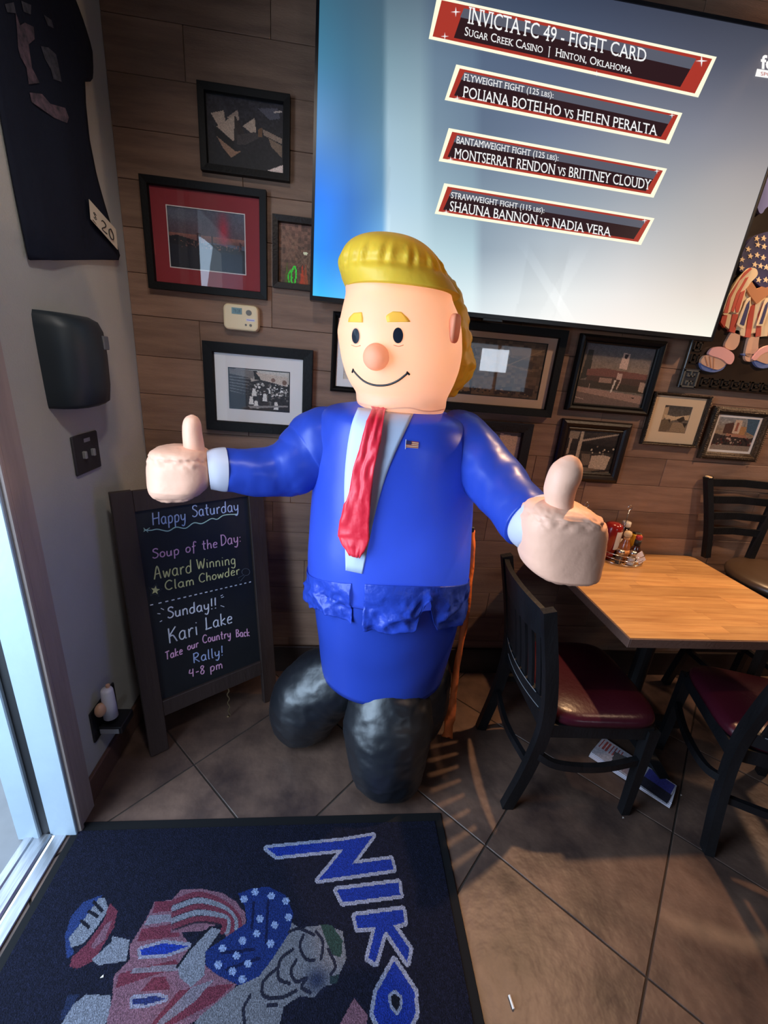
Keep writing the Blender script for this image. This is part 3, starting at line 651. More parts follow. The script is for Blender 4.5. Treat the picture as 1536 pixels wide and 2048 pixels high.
# ------------------------------------------------------------------ television
TY = 1.768; TL_, TR_, TB_, TT_ = -.135, 1.492, 1.782, 2.712; LEAN = .022
def tvp(u, v, off=0.):   # u 0..1 across, v 0..1 up the screen
    return Vector((TL_+(TR_-TL_)*u, TY-LEAN*v-off, TB_+(TT_-TB_)*v))
def tvpix(x, y, off=.0015):
    N = (tvp(1, 0)-tvp(0, 0)).cross(tvp(0, 1)-tvp(0, 0)).normalized(); d = ray(x, y); t = (tvp(0, 0)-CAM).dot(N)/d.dot(N)
    return CAM+d*t-Vector((0, off, 0))
tv = thing('television', 'large wall-mounted flat television showing a list of fights on a blue-grey screen', 'television', (.68, D, TB_))
bm = bmesh.new(); b = .010
pts = [tvp(0, 0), tvp(1, 0), tvp(1, 1), tvp(0, 1)]
o_ = [pts[0]+Vector((-b, -.004, -b*1.6)), pts[1]+Vector((b, -.004, -b*1.6)), pts[2]+Vector((b, -.004, b)), pts[3]+Vector((-b, -.004, b))]
fr = [bm.verts.new(p) for p in o_]; inn = [bm.verts.new(p+Vector((0, -.004, 0))) for p in pts]; inb = [bm.verts.new(p+Vector((0, .004, 0))) for p in pts]
bk = [bm.verts.new(p+Vector((0, .045, 0))) for p in o_]
for k in range(4):
    j = (k+1) % 4; bm.faces.new((fr[k], fr[j], inn[j], inn[k])); bm.faces.new((inn[k], inn[j], inb[j], inb[k])); bm.faces.new((fr[k], bk[k], bk[j], fr[j]))
bm.faces.new(bk[::-1]); bm.faces.new(inb)
obj('bezel', bm, 'tvblack', tv)
obj('wall_bracket', bx(.45, .95, TY+.03, D-.004, 2.0, 2.5), 'iron', tv)
obj('sensor_bar', bx(.52, .60, TY-.006, TY+.012, TB_-.026, TB_-.014, bev=.002), 'tvblack', tv)
cx_ = [600, 640, 700, 764, 776, 840, 870, 945, 965, 1100, 1250, 1400, 1560]
rows_ = {-60: [(52, 90, 108), (52, 92, 110), (56, 86, 104), (62, 84, 100), (74, 94, 108), (76, 94, 108), (66, 80, 100), (60, 72, 92), (52, 62, 82), (44, 54, 74), (42, 48, 66), (40, 44, 58), (40, 44, 56)],
         120: [(64, 122, 156), (64, 120, 152), (66, 108, 134), (76, 108, 126), (118, 146, 160), (120, 144, 158), (100, 122, 142), (92, 112, 134), (82, 98, 122), (80, 92, 116), (80, 88, 108), (78, 82, 98), (78, 80, 92)],
         260: [(70, 136, 196), (68, 132, 192), (70, 116, 156), (90, 126, 150), (152, 180, 196), (150, 176, 188), (116, 138, 156), (106, 126, 146), (92, 108, 130), (104, 116, 138), (120, 126, 140), (122, 124, 136), (122, 120, 126)],
         400: [(40, 124, 240), (42, 122, 236), (58, 116, 196), (96, 146, 190), (172, 200, 218), (168, 196, 210), (146, 172, 186), (136, 160, 174), (126, 144, 160), (138, 152, 166), (154, 160, 168), (158, 158, 160), (166, 158, 154)],
         500: [(44, 146, 255), (46, 140, 252), (66, 136, 228), (110, 168, 220), (196, 220, 232), (188, 212, 222), (176, 202, 212), (170, 196, 206), (142, 158, 172), (176, 186, 194), (190, 192, 194), (186, 182, 178), (196, 184, 176)],
         590: [(90, 216, 255), (66, 190, 255), (90, 170, 240), (130, 190, 236), (206, 226, 236), (204, 222, 230), (204, 222, 228), (210, 226, 230), (196, 208, 214), (224, 228, 228), (226, 222, 218), (216, 206, 196), (226, 208, 196)],
         690: [(110, 230, 240), (90, 210, 250), (120, 200, 240), (150, 206, 238), (212, 232, 238), (214, 230, 236), (226, 236, 238), (236, 240, 240), (240, 242, 240), (250, 246, 240), (250, 238, 228), (244, 240, 226), (206, 226, 206)]}
ry_ = sorted(rows_); GA = np.array([rows_[k] for k in ry_], float)
def tvcol(x, y):
    i = int(np.clip(np.searchsorted(ry_, y)-1, 0, len(ry_)-2)); j = int(np.clip(np.searchsorted(cx_, x)-1, 0, len(cx_)-2))
    a = min(max((y-ry_[i])/(ry_[i+1]-ry_[i]), 0), 1); b_ = min(max((x-cx_[j])/(cx_[j+1]-cx_[j]), 0), 1)
    c = (GA[i, j]*(1-a)+GA[i+1, j]*a)*(1-b_)+(GA[i, j+1]*(1-a)+GA[i+1, j+1]*a)*b_
    return c
SW, SH = 260, 150; P = Paint(SW, SH, (0, 0, 0))
for jj in range(SH):
    for ii in range(SW):
        x, y = proj(tvp(ii/(SW-1), 1-jj/(SH-1))); c = tvcol(x, y)
        k = 1.0
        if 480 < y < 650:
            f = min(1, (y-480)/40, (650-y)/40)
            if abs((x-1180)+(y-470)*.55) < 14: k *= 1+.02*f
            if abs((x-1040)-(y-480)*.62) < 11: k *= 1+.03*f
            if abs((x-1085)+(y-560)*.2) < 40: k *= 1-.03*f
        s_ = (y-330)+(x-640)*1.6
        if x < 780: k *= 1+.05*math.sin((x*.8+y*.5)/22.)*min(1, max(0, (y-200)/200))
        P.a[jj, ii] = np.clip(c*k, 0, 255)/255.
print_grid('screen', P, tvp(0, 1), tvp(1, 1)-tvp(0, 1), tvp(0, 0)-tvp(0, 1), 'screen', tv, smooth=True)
def quadlerp(q, u, v, off):  # q TL TR BR BL in photo pixels; v down
    a = [(1-u)*q[0][k]+u*q[1][k] for k in (0, 1)]; b_ = [(1-u)*q[3][k]+u*q[2][k] for k in (0, 1)]
    return tvpix(a[0]*(1-v)+b_[0]*v, a[1]*(1-v)+b_[1]*v, off)
def banner_quad(name, q, m, off, uv=((0, 0), (1, 0), (1, 1), (0, 1))):
    bm = bmesh.new(); bm.faces.new([bm.verts.new(quadlerp(q, u, v, off)) for u, v in uv]); obj(name, bm, m, tv)
banners = [[(874, -6), (1432, 115), (1395, 196), (857, 79)], [(912, 130), (1363.5, 227), (1337, 289), (889, 201)],
           [(897, 257), (1333, 338), (1306, 396), (877, 323)], [(888, 367), (1308, 437), (1281, 490.5), (869, 428)]]
lines = [[('INVICTA FC 49 - FIGHT CARD', (934, 49), (1289, 127), 33, 26), ('Sugar Creek Casino  |  Hinton, Oklahoma', (928, 73), (1261, 149), 17, 15)],
         [('FLYWEIGHT FIGHT (125 lbs):', (926, 163), (1105, 198), 14, 11), ('POLIANA BOTELHO vs HELEN PERALTA', (924, 196), (1312, 273), 22, 20)],
         [('BANTAMWEIGHT FIGHT (125 lbs):', (912, 288), (1115, 323), 14, 11), ('MONTSERRAT RENDON vs BRITTNEY CLOUDY', (907, 318), (1299, 381), 20, 20)],
         [('STRAWWEIGHT FIGHT (115 lbs):', (901, 397), (1087, 427), 12, 10), ('SHAUNA BANNON vs NADIA VERA', (898, 423), (1220, 474), 20, 18)]]
for bi, (q, tl) in enumerate(zip(banners, lines)):
    big = bi == 0; e = .006 if big else .008; ev = .07 if big else .09
    banner_quad('banner_border', q, 'cream_emit', .0030)
    banner_quad('banner_red', q, 'red_emit', .0036, ((e+.012, ev), (1-e-.006, ev), (1-e-.012, 1-ev), (e+.006, 1-ev)))
    a, b_, vt, vb = (.10, .935, .15, .86) if big else (.045, .965, .16, .84)
    banner_quad('banner_dark', q, 'dark_emit', .0042, ((a, vt), (b_, vt), (b_-.012, vb), (a-.012, vb)))
    banner_quad('banner_gloss', q, 'grey_emit', .0048, ((a, vt), (b_, vt), (b_-.004, vt+.26), (a-.006, vt+.22)))
    for (s, A, B, hl, hr) in tl:
        def mp(u, v, A=A, B=B, hl=hl, hr=hr):
            h = hl*(1-u)+hr*u; return tvpix(A[0]+(B[0]-A[0])*u+v*h*.10, A[1]+(B[1]-A[1])*u-v*h, .0056)
        text_obj('lettering', s, mp, 'white_emit', tv, caps=.80)
    bm = bmesh.new()
    for (u, v, r) in ((.075, .28, 5), (.955, .18, 6), (.055, .88, 4), (.62, .97, 3)) if big else ((.05, .9, 3), (.96, .15, 3)):
        a0 = (1-u)*q[0][0]+u*q[1][0]; a1 = (1-u)*q[0][1]+u*q[1][1]; b0 = (1-u)*q[3][0]+u*q[2][0]; b1 = (1-u)*q[3][1]+u*q[2][1]
        X, Y = a0*(1-v)+b0*v, a1*(1-v)+b1*v
        P8 = [tvpix(X+math.cos(k*PI/4)*(r*2 if k % 2 == 0 else r*.35), Y+math.sin(k*PI/4)*(r*2 if k % 2 == 0 else r*.35), .006) for k in range(8)]
        bm.faces.new([bm.verts.new(p) for p in P8])
    obj('sparkle', bm, 'white_emit', tv)
text_obj('channel_logo', 'fox', lambda u, v: tvpix(1519+u*50-v*-1, 138+u*6-v*26, .004), 'white_emit', tv, off=.03)
banner_quad('channel_band', [(1512, 139), (1566, 147), (1563, 162), (1508, 154)], 'white_emit', .004)
text_obj('channel_word', 'SPORTS', lambda u, v: tvpix(1519+u*42, 152.5+u*5-v*7, .0050), 'red_emit', tv)

# ------------------------------------------------------------------ dark mural board with greek key border and cut-out figure
YB = D-.008; PB = thing('mural_panel', 'dark framed wall panel with a raised key-pattern border at the right edge', 'wall panel', (2.0, D, 1.57))
px0, px1, pz0, pz1 = 1.475, 2.75, 1.580, 2.62
obj('board', bx(px0, px1, YB-.020, YB, pz0, pz1, bev=.003), 'panel', PB)
def key_unit(bm, x, z, s, y, rot=0):
    segs = [(0, 0, 1, .16), (0, .84, 1, 1), (0, 0, .16, 1), (.84, .34, 1, 1), (.34, .34, 1, .5), (.34, .34, .5, .68)]
    for a, b_, c, d in segs:
        if rot: a, b_, c, d = b_, a, d, c
        box(bm, x+a*s, x+c*s, y-.005, y, z+b_*s, z+d*s)
bm = bmesh.new(); k = 0; x = px0+.095
while x < 2.6: key_unit(bm, x, pz0+.010, .038, YB-.020); x += .050
z = pz0+.10
while z < 2.5: key_unit(bm, px0+.012, z, .038, YB-.020, 1); z += .050
obj('key_border', bm, 'bronze_rel', PB)
bm = bmesh.new(); kx, kz, ks = px0-.006, pz0-.004, .082
box(bm, kx, kx+ks, YB-.026, YB-.019, kz, kz+ks, bev=.002); obj('corner_tile', bm, 'plate', PB)
bm = bmesh.new(); y_ = YB-.026
for a, b_, c, d in ((.06, .06, .94, .13), (.06, .87, .94, .94), (.06, .06, .14, .94), (.86, .06, .94, .94), (.46, .13, .54, .40), (.46, .60, .54, .87), (.28, .33, .72, .40), (.28, .60, .72, .67), (.28, .33, .35, .23), (.28, .67, .35, .77), (.65, .23, .72, .40), (.65, .60, .72, .77)):
    box(bm, kx+min(a, c)*ks, kx+max(a, c)*ks, y_-.004, y_, kz+min(b_, d)*ks, kz+max(b_, d)*ks)
obj('corner_relief', bm, 'pewter', PB)
CF = thing('cutout_figure', 'painted wooden cut-out of a figure in star bloomers, striped skirt and sandals', 'wall figure', (2.05, D, 1.62))
yF = YB-.032
SOFT = {'leg', 'sandal', 'foot', 'strap', 'bloomers', 'sash', 'blue_sash', 'skirt'}
def cut(name, pts, m, off=0., th=.012, par=None):
    if name in SOFT:
        for _ in range(2): pts = [q for a, b in zip(pts, pts[1:]+pts[:1]) for q in ((a[0]*.78+b[0]*.22, a[1]*.78+b[1]*.22), (a[0]*.22+b[0]*.78, a[1]*.22+b[1]*.78))]
    bm = bmesh.new(); prism(bm, [onY(x, y, yF-off) for x, y in pts], (0, th, 0)); return obj(name, bm, m, par or CF)
S7 = lambda L: [(1330+x/4.359, 330+y/4.359) for x, y in L]
cut('leg', S7([(520, 1560), (590, 1440), (660, 1440), (650, 1560), (600, 1620), (530, 1600)]), 'fig_skin')
cut('leg', S7([(690, 1680), (740, 1460), (830, 1460), (810, 1580), (830, 1700), (720, 1720)]), 'fig_skin')
sl = cut('sandal', S7([(306, 1735), (330, 1790), (420, 1812), (500, 1790), (545, 1730), (540, 1690), (330, 1690)]), 'fig_slate')
cut('sandal', S7([(665, 1650), (760, 1690), (800, 1760), (860, 1778), (1000, 1740), (980, 1660), (700, 1640)]), 'fig_slate')
cut('foot', S7([(312, 1700), (350, 1655), (430, 1660), (520, 1700), (542, 1730), (500, 1770), (450, 1790), (320, 1740)]), 'fig_skin', .004)
cut('foot', S7([(770, 1690), (850, 1620), (960, 1600), (1010, 1680), (900, 1740), (840, 1720)]), 'fig_skin', .004)
bm = bmesh.new()
for a, b_ in (((350, 1668), (372, 1752)), ((388, 1668), (400, 1768)), ((425, 1672), (422, 1785))): bar(bm, onY(*S7([a])[0], yF-.006), onY(*S7([b_])[0], yF-.006), .0012, .002, (0, 1, 0))
obj('toe_lines', bm, 'fig_arm', CF)
cut('strap', S7([(385, 1630), (420, 1590), (500, 1580), (600, 1640), (608, 1690), (580, 1740), (545, 1735), (500, 1690), (380, 1655)]), 'fig_pink', .008)
cut('strap', S7([(755, 1690), (840, 1590), (960, 1560), (1010, 1600), (850, 1640), (790, 1710)]), 'fig_pink', .008)
cut('skirt', S7([(485, 1370), (530, 1250), (700, 1100), (1000, 1060), (1060, 1480), (720, 1505), (600, 1465)]), 'fig_cream')
for q in ([(485, 1370), (505, 1300), (545, 1310), (520, 1420)], [(560, 1450), (590, 1300), (640, 1300), (610, 1465)], [(700, 1500), (740, 1240), (790, 1200), (745, 1505)], [(790, 1500), (815, 1300), (860, 1200), (880, 1210), (845, 1330), (835, 1490)], [(900, 1490), (930, 1300), (970, 1300), (950, 1490)]):
    cut('skirt_stripe', S7(q), 'fig_red', .003)
bl = [(645, 930), (650, 850), (690, 720), (750, 640), (830, 595), (1000, 560), (1060, 900), (1000, 1100), (860, 1080), (760, 1000), (700, 930)]
cut('bloomers', S7(bl), 'fig_blue', .004, .016)
for (x, y) in ((802, 642), (862, 640), (811, 695), (866, 712), (727, 735), (805, 786), (745, 795), (858, 808), (673, 824), (785, 868), (835, 880), (885, 892), (671, 898), (818, 1002), (880, 1002), (930, 760), (935, 690), (940, 850), (940, 960)):
    X, Y = S7([(x, y)])[0]; r = 6.4
    P10 = [(X+(r if k % 2 == 0 else r*.42)*math.sin(k*PI/5+.2), Y-(r if k % 2 == 0 else r*.42)*math.cos(k*PI/5+.2)) for k in range(10)]
    cut('star', P10, 'fig_cream', .006, .003)
cut('sash', S7([(500, 1300), (540, 1150), (640, 980), (730, 890), (800, 900), (815, 960), (740, 1030), (700, 1110), (655, 1290), (600, 1290), (580, 1270), (530, 1310)]), 'fig_cream', .008)
for q in ([(512, 1290), (560, 1140), (690, 940), (745, 895), (760, 905), (650, 1010), (575, 1160), (548, 1290)], [(575, 1275), (625, 1120), (705, 985), (730, 975), (650, 1120), (600, 1280)], [(615, 1240), (660, 1110), (700, 1090), (640, 1285), (620, 1285)]):
    cut('sash_stripe', S7(q), 'fig_red', .010, .004)
cut('arm', S7([(708, 1080), (760, 1020), (800, 1080), (850, 1060), (880, 1070), (1000, 1040), (1000, 1130), (890, 1140), (800, 1212), (745, 1140)]), 'fig_arm', .010)
for q in ([(632, 1390), (720, 1170), (748, 1150), (745, 1230), (690, 1430), (650, 1410)], [(805, 1400), (880, 1170), (920, 1150), (915, 1230), (855, 1405)]): cut('ribbon', S7(q), 'fig_cream', .012, .006)
for q in ([(655, 1385), (715, 1215), (740, 1180), (735, 1240), (690, 1400)], [(825, 1385), (878, 1220), (900, 1190), (895, 1240), (850, 1385)]): cut('ribbon_stripe', S7(q), 'fig_blue', .014, .003)
cut('blue_sash', S7([(800, 340), (850, 190), (880, 40), (1000, 10), (1000, 300), (880, 370), (850, 425), (820, 420)]), 'fig_per', .004)

# ------------------------------------------------------------------ things on the left wall
dp = thing('towel_dispenser', 'smoked black paper towel dispenser mounted on the grey wall', 'dispenser', (XL, 1.35, 1.38))
bm = bmesh.new(); ys = [1.298, 1.306, 1.325, 1.37, 1.43, 1.50, 1.54, 1.560]; xd = [.0, .050, .082, .100, .098, .078, .045, .0]
rings = []
for z, s, dy in ((1.368, .70, .012), (1.380, .90, .008), (1.43, .98, .004), (1.52, 1.0, 0), (1.585, .95, 0), (1.612, .80, .004), (1.625, .45, .016)):
    rings.append([bm.verts.new((XL+x*s, 1.415+(y-1.415)*(1-dy*4), z)) for y, x in zip(ys, xd)])
for A, B in zip(rings, rings[1:]):
    for j in range(len(ys)-1): bm.faces.new((A[j], A[j+1], B[j+1], B[j]))
bm.faces.new(rings[0]); bm.faces.new(rings[-1])
obj('cover', bm, 'disp', dp, smooth=True)
obj('level_window', bx(XL+.072, XL+.0890, 1.468, 1.497, 1.535, 1.575, bev=.002), 'dispwin', dp)
sp_ = thing('switch_plate', 'dark double switch plate on the grey wall under the towel dispenser', 'switch', (XL, 1.42, 1.16))
obj('plate', bx(XL, XL+.008, 1.372, 1.512, 1.150, 1.275, bev=.003), 'plate', sp_)
for yy in (1.418, 1.466): obj('toggle', bx(XL+.006, XL+.018, yy-.006, yy+.006, 1.198, 1.222, bev=.002), 'toggle', sp_)
obj('plate_label', bx(XL+.007, XL+.0085, 1.430, 1.464, 1.248, 1.260), 'silver', sp_)
# t-shirt
ts = thing('t_shirt', 'black t-shirt with faded print hanging on the grey wall', 't-shirt', (XL, 1.55, 1.74))
out = [(1.311, 1.742), (1.40, 1.755), (1.507, 1.778), (1.62, 1.80), (1.71, 1.82), (1.800, 1.835), (1.772, 1.90), (1.745, 1.965), (1.701, 2.057), (1.676, 2.14), (1.674, 2.221), (1.683, 2.279), (1.737, 2.305), (1.752, 2.34), (1.758, 2.392), (1.72, 2.44), (1.658, 2.50), (1.58, 2.56), (1.48, 2.57), (1.42, 2.56), (1.34, 2.50), (1.27, 2.42), (1.225, 2.33), (1.26, 2.28), (1.30, 2.27), (1.303, 2.153), (1.30, 2.09), (1.306, 1.972)]
def in_poly(x, y, P):
    c = False
    for i in range(len(P)):
        x0, y0 = P[i-1]; x1, y1 = P[i]
        if (y0 > y) != (y1 > y) and x < (x1-x0)*(y-y0)/(y1-y0)+x0: c = not c
    return c
def shirt_x(y, z): return XL+.012+.003*math.sin(y*38+z*3)*(.4+.6*min(1, (2.6-z)))+.004*math.sin(y*17-z*9)
bm = bmesh.new(); nz = 46; rowsv = []
for k in range(nz+1):
    z = 1.742+(2.565-1.742)*k/nz
    xs = []
    for i in range(len(out)):
        (y0, z0), (y1, z1) = out[i-1], out[i]
        if (z0 > z) != (z1 > z): xs.append(y0+(y1-y0)*(z-z0)/(z1-z0))
    if not xs: continue
    a, b_ = min(xs), max(xs)
    if z < 1.83: b_ = min(b_, 1.311+(z-1.742)/.093*.489)+.001
    rowsv.append([bm.verts.new((shirt_x(a+(b_-a)*j/24, z), a+(b_-a)*j/24, z)) for j in range(25)])
for A, B in zip(rowsv, rowsv[1:]):
    for j in range(24): bm.faces.new((A[j], A[j+1], B[j+1], B[j]))
o = obj('cloth', bm, 'navy', ts, smooth=True); md = o.modifiers.new('s', 'SOLIDIFY'); md.thickness = .004; md.offset = 0
# faded print as patches lying on the cloth
MT['fade_p'] = mat('faded_pink_grey_print', (.16, .10, .13), .9, noise_amt=.8, nscale=60, col2=(.03, .028, .04))
MT['fade_g'] = mat('faded_grey_print', (.085, .085, .11), .9, noise_amt=.8, nscale=60, col2=(.025, .026, .038))
def on_shirt(pxl, pyl, off=.002):
    p = onX(pxl, pyl, XL+.02); return Vector((shirt_x(p.y, p.z)+.002+off, p.y, p.z))
SH_ = lambda L: [(x/3.656, y/3.656) for x, y in L]
def shirt_patch(name, pts, m):
    bm = bmesh.new(); bm.faces.new([bm.verts.new(on_shirt(x, y)) for x, y in SH_(pts)])
    bmesh.ops.triangulate(bm, faces=bm.faces); obj(name, bm, m, ts)
for q, m_ in (([(135, 90), (175, 190), (210, 170), (270, 200), (280, 290), (240, 330), (265, 500), (315, 610), (240, 620), (225, 500), (175, 420), (155, 350), (150, 250)], 'fade_p'),
              ([(320, 340), (370, 350), (425, 400), (440, 480), (460, 600), (400, 580), (385, 510), (345, 430)], 'fade_g'), ([(245, 680), (330, 690), (380, 760), (480, 790), (505, 860), (490, 900), (400, 860), (260, 750)], 'fade_p'),
              ([(40, 30), (120, 20), (140, 100), (60, 90)], 'fade_g'), ([(340, 110), (400, 150), (415, 210), (370, 190)], 'fade_g'), ([(180, 10), (250, 40), (250, 110), (200, 90)], 'fade_g')): shirt_patch('faded_print', q, m_)
tg = thing('price_tag', 'small cream paper price tag with a handwritten 20 pinned to the shirt', 'price tag', (XL+.03, 1.66, 1.9))
TG = [(176, 398), (228, 458), (230, 499), (180, 438)]
def tagp(u, v, off=.012):
    a = [(1-u)*TG[0][k]+u*TG[1][k] for k in (0, 1)]; b_ = [(1-u)*TG[3][k]+u*TG[2][k] for k in (0, 1)]
    p = on_shirt(a[0]*(1-v)+b_[0]*v, a[1]*(1-v)+b_[1]*v, off); return p
bm = bmesh.new(); prism(bm, [tagp(0, 0), tagp(1, 0), tagp(1, 1), tagp(0, 1)], (.0008, 0, 0)); obj('paper', bm, 'paper', tg)

# ------------------------------------------------------------------ hand lettering strokes
GL = {
 'H': (.62, [[(0, 0), (0, 1)], [(.5, 0), (.52, 1)], [(0, .5), (.52, .55)]]), 'S': (.52, [[(.45, .88), (.3, 1), (.1, .93), (.08, .72), (.3, .55), (.45, .35), (.38, .08), (.15, 0), (0, .12)]]),
 'D': (.55, [[(.05, 1), (.05, 0)], [(0, 1), (.3, .95), (.48, .6), (.4, .2), (.05, 0)]]), 'A': (.6, [[(0, 0), (.25, 1), (.5, 0)], [(.08, .38), (.45, .42)]]),
 'W': (.8, [[(0, 1), (.18, 0), (.36, .75), (.54, 0), (.74, 1)]]), 'C': (.6, [[(.52, .85), (.32, 1), (.1, .85), (0, .5), (.08, .15), (.3, 0), (.52, .12)]]),
 'K': (.62, [[(.05, 1), (.1, 0)], [(.5, 1), (.1, .48), (.32, .45), (.56, 0)]]), 'L': (.5, [[(.05, 1), (.05, .1), (0, 0), (.45, .05)]]),
 'T': (.55, [[(0, .95), (.5, 1)], [(.25, .98), (.25, 0)]]), 'B': (.5, [[(.03, 1), (.03, 0)], [(0, 1), (.3, .95), (.35, .7), (.05, .52), (.35, .45), (.42, .15), (.03, 0)]]), 'R': (.58, [[(.05, 1), (.05, 0)], [(0, .95), (.3, 1), (.45, .78), (.3, .55), (.08, .5), (.5, 0)]]),
 'a': (.48, [[(.36, .5), (.2, .58), (.03, .42), (.03, .15), (.18, 0), (.34, .15), (.36, .55), (.38, .08), (.45, 0)]]), 'p': (.46, [[(.05, .55), (.05, -.38)], [(.05, .45), (.22, .58), (.38, .42), (.34, .1), (.18, 0), (.05, .1)]]),
 'y': (.44, [[(.02, .55), (.05, .2), (.18, .1), (.34, .25), (.36, .55), (.34, -.1), (.22, -.38), (.05, -.3)]]), 't': (.36, [[(.15, .95), (.15, .1), (.28, 0)], [(0, .6), (.3, .62)]]), 'u': (.48, [[(.03, .55), (.03, .15), (.15, 0), (.32, .12), (.36, .55), (.38, 0)]]),
 'r': (.36, [[(.05, .55), (.06, 0)], [(.06, .35), (.2, .55), (.32, .52)]]), 'd': (.48, [[(.34, .45), (.2, .55), (.03, .4), (.03, .12), (.18, 0), (.34, .15), (.38, 1), (.38, .05)]]), 'o': (.44, [[(.2, .57), (.04, .45), (.02, .15), (.18, 0), (.34, .12), (.36, .42), (.2, .57)]]),
 'f': (.36, [[(.38, .9), (.26, 1), (.16, .85), (.12, -.25)], [(0, .5), (.3, .55)]]), 'h': (.46, [[(.04, 1), (.04, 0)], [(.04, .35), (.2, .56), (.34, .45), (.36, 0)]]), 'e': (.42, [[(.04, .3), (.34, .36), (.28, .55), (.12, .55), (.02, .3), (.1, .03), (.35, .06)]]),
 'w': (.6, [[(0, .55), (.12, 0), (.27, .45), (.4, 0), (.54, .58)]]), 'i': (.2, [[(.06, .55), (.08, 0)], [(.07, .80), (.09, .84)]]), 'n': (.48, [[(.04, .55), (.04, 0)], [(.04, .38), (.2, .57), (.35, .45), (.38, 0)]]), 'g': (.46, [[(.34, .48), (.2, .57), (.04, .42), (.05, .15), (.2, .05), (.34, .2), (.36, .55), (.36, -.2), (.2, -.38), (.02, -.28)]]),
 'l': (.2, [[(.06, 1), (.06, .1), (.14, 0)]]), 'm': (.66, [[(.04, .55), (.04, 0)], [(.04, .38), (.16, .56), (.28, .45), (.29, 0)], [(.29, .4), (.42, .56), (.54, .42), (.56, 0)]]), 'c': (.4, [[(.34, .48), (.2, .57), (.04, .42), (.04, .14), (.18, 0), (.34, .08)]]),
 'k': (.42, [[(.04, 1), (.04, 0)], [(.34, .55), (.06, .28), (.36, 0)]]), 's': (.36, [[(.3, .48), (.16, .57), (.04, .45), (.16, .3), (.3, .16), (.18, 0), (.02, .08)]]), ':': (.16, [[(.05, .5), (.06, .46)], [(.05, .12), (.06, .08)]]), '!': (.2, [[(.1, 1), (.08, .28)], [(.07, .05), (.08, .0)]]),
 '4': (.5, [[(.08, .95), (.02, .5), (.4, .48)], [(.36, .95), (.34, 0)]]), '-': (.36, [[(.03, .42), (.28, .44)]]), '8': (.44, [[(.34, .85), (.2, 1), (.05, .85), (.14, .6), (.34, .3), (.28, .03), (.12, 0), (.03, .25), (.2, .55), (.34, .85)]]),
 '2': (.46, [[(.02, .78), (.14, .98), (.32, .9), (.32, .62), (.02, .02), (.4, .04)]]), '0': (.46, [[(.2, 1), (.04, .7), (.04, .25), (.18, 0), (.36, .2), (.36, .7), (.2, 1)]]), '$': (.4, [[(.32, .8), (.15, .88), (.05, .7), (.3, .4), (.26, .15), (.04, .15)], [(.18, 1), (.18, 0)]]), ' ': (.30, []),
}
def hand(body, mapf, r, bm):
    w = sum(GL[c][0] for c in body)+.10*len(body); x = 0
    for c in body:
        wd, st = GL[c]
        for s in st:
            pts = bez(s, 5) if len(s) > 2 else s
            tube(bm, [mapf((x+p[0])/w, p[1]) for p in pts], r, 5, flat=1.0)
        x += wd+.10
bm = bmesh.new(); hand('20', lambda u, v: tagp(.42+u*.50, .84-v*.50, .0145), .0016, bm); hand('$', lambda u, v: tagp(.12+u*.2, .74-v*.36, .0145), .0013, bm)
tube(bm, [tagp(.08, .92, .0145), tagp(.22, .92, .0145)], .0012, 5); obj('handwriting', bm, 'ink', tg)

# ------------------------------------------------------------------ chalkboard easel
BP = Vector((-.720, 1.485, .998)); bya, ble = .626, .125
BU = Vector((math.cos(bya), math.sin(bya), 0)); BB = Vector((-math.sin(bya), math.cos(bya), 0)); BV = -math.cos(ble)*Vector((0, 0, 1))-math.sin(ble)*BB; BN = BU.cross(BV)
if BN.y > 0: BN = -BN
def bd(u, v, off=0.): return BP+BU*u+BV*v+BN*off
cb = thing('chalkboard_easel', 'dark wood A-frame chalkboard with coloured handwriting standing in the corner', 'chalkboard', (-.55, 1.55, 0))
W_, H_ = .419, .779; vf = BP.z/(-BV.z)   # v where the plane meets the floor
def bbox(name, u0, u1, v0, v1, d0, d1, m, par=cb):
    bm = bmesh.new(); vs = [bm.verts.new(bd(u, v, d)) for d in (d0, d1) for u, v in ((u0, v0), (u1, v0), (u1, v1), (u0, v1))]
    for f in ((0, 1, 2, 3), (7, 6, 5, 4), (0, 4, 5, 1), (1, 5, 6, 2), (2, 6, 7, 3), (3, 7, 4, 0)): bm.faces.new([vs[i] for i in f])
    bmesh.ops.bevel(bm, geom=list(bm.edges), offset=.002, segments=1, affect='EDGES'); return obj(name, bm, m, par)
bbox('leg', -.068, 0, -.078, vf-.004, -.014, .012, 'rustic'); bbox('leg', W_, W_+.066, -.078, vf-.004, -.014, .012, 'rustic')
bbox('top_rail', 0, W_, -.075, 0, -.012, .010, 'rustic'); bbox('bottom_rail', 0, W_, H_, H_+.068, -.012, .010, 'rustic')
sl_ = bbox('slate', -.005, W_+.005, -.005, H_+.005, -.010, -.003, 'slate')
bm = bmesh.new(); bar(bm, bd(-.03, -.07, -.02), Vector((-.800, 1.60, .01)), .03, .02); bar(bm, bd(W_+.03, -.05, -.02), Vector((-.42, 1.835, .01)), .03, .02); obj('rear_leg', bm, 'rustic', cb)
def px_bd(x, y, off=-.0015):
    d = ray(x, y); P0 = bd(0, 0, off); t = (P0-CAM).dot(BN)/d.dot(BN); return CAM+d*t
Z5 = lambda x, y: (200+x/4.267, 960+y/4.267)
def chalk(body, A, B, h, m, r=.0024, slant=.06):
    A = Z5(*A); B = Z5(*B); h = h/4.267
    def mp(u, v): return px_bd(A[0]+(B[0]-A[0])*u+v*h*slant*-1, A[1]+(B[1]-A[1])*u-v*h)
    bm = bmesh.new(); hand(body, mp, r, bm); obj('chalk_writing', bm, m, cb)
chalk('Happy', (455, 385), (745, 345), 105, 'chalk_b'); chalk('Saturday', (790, 315), (1195, 262), 95, 'chalk_b')
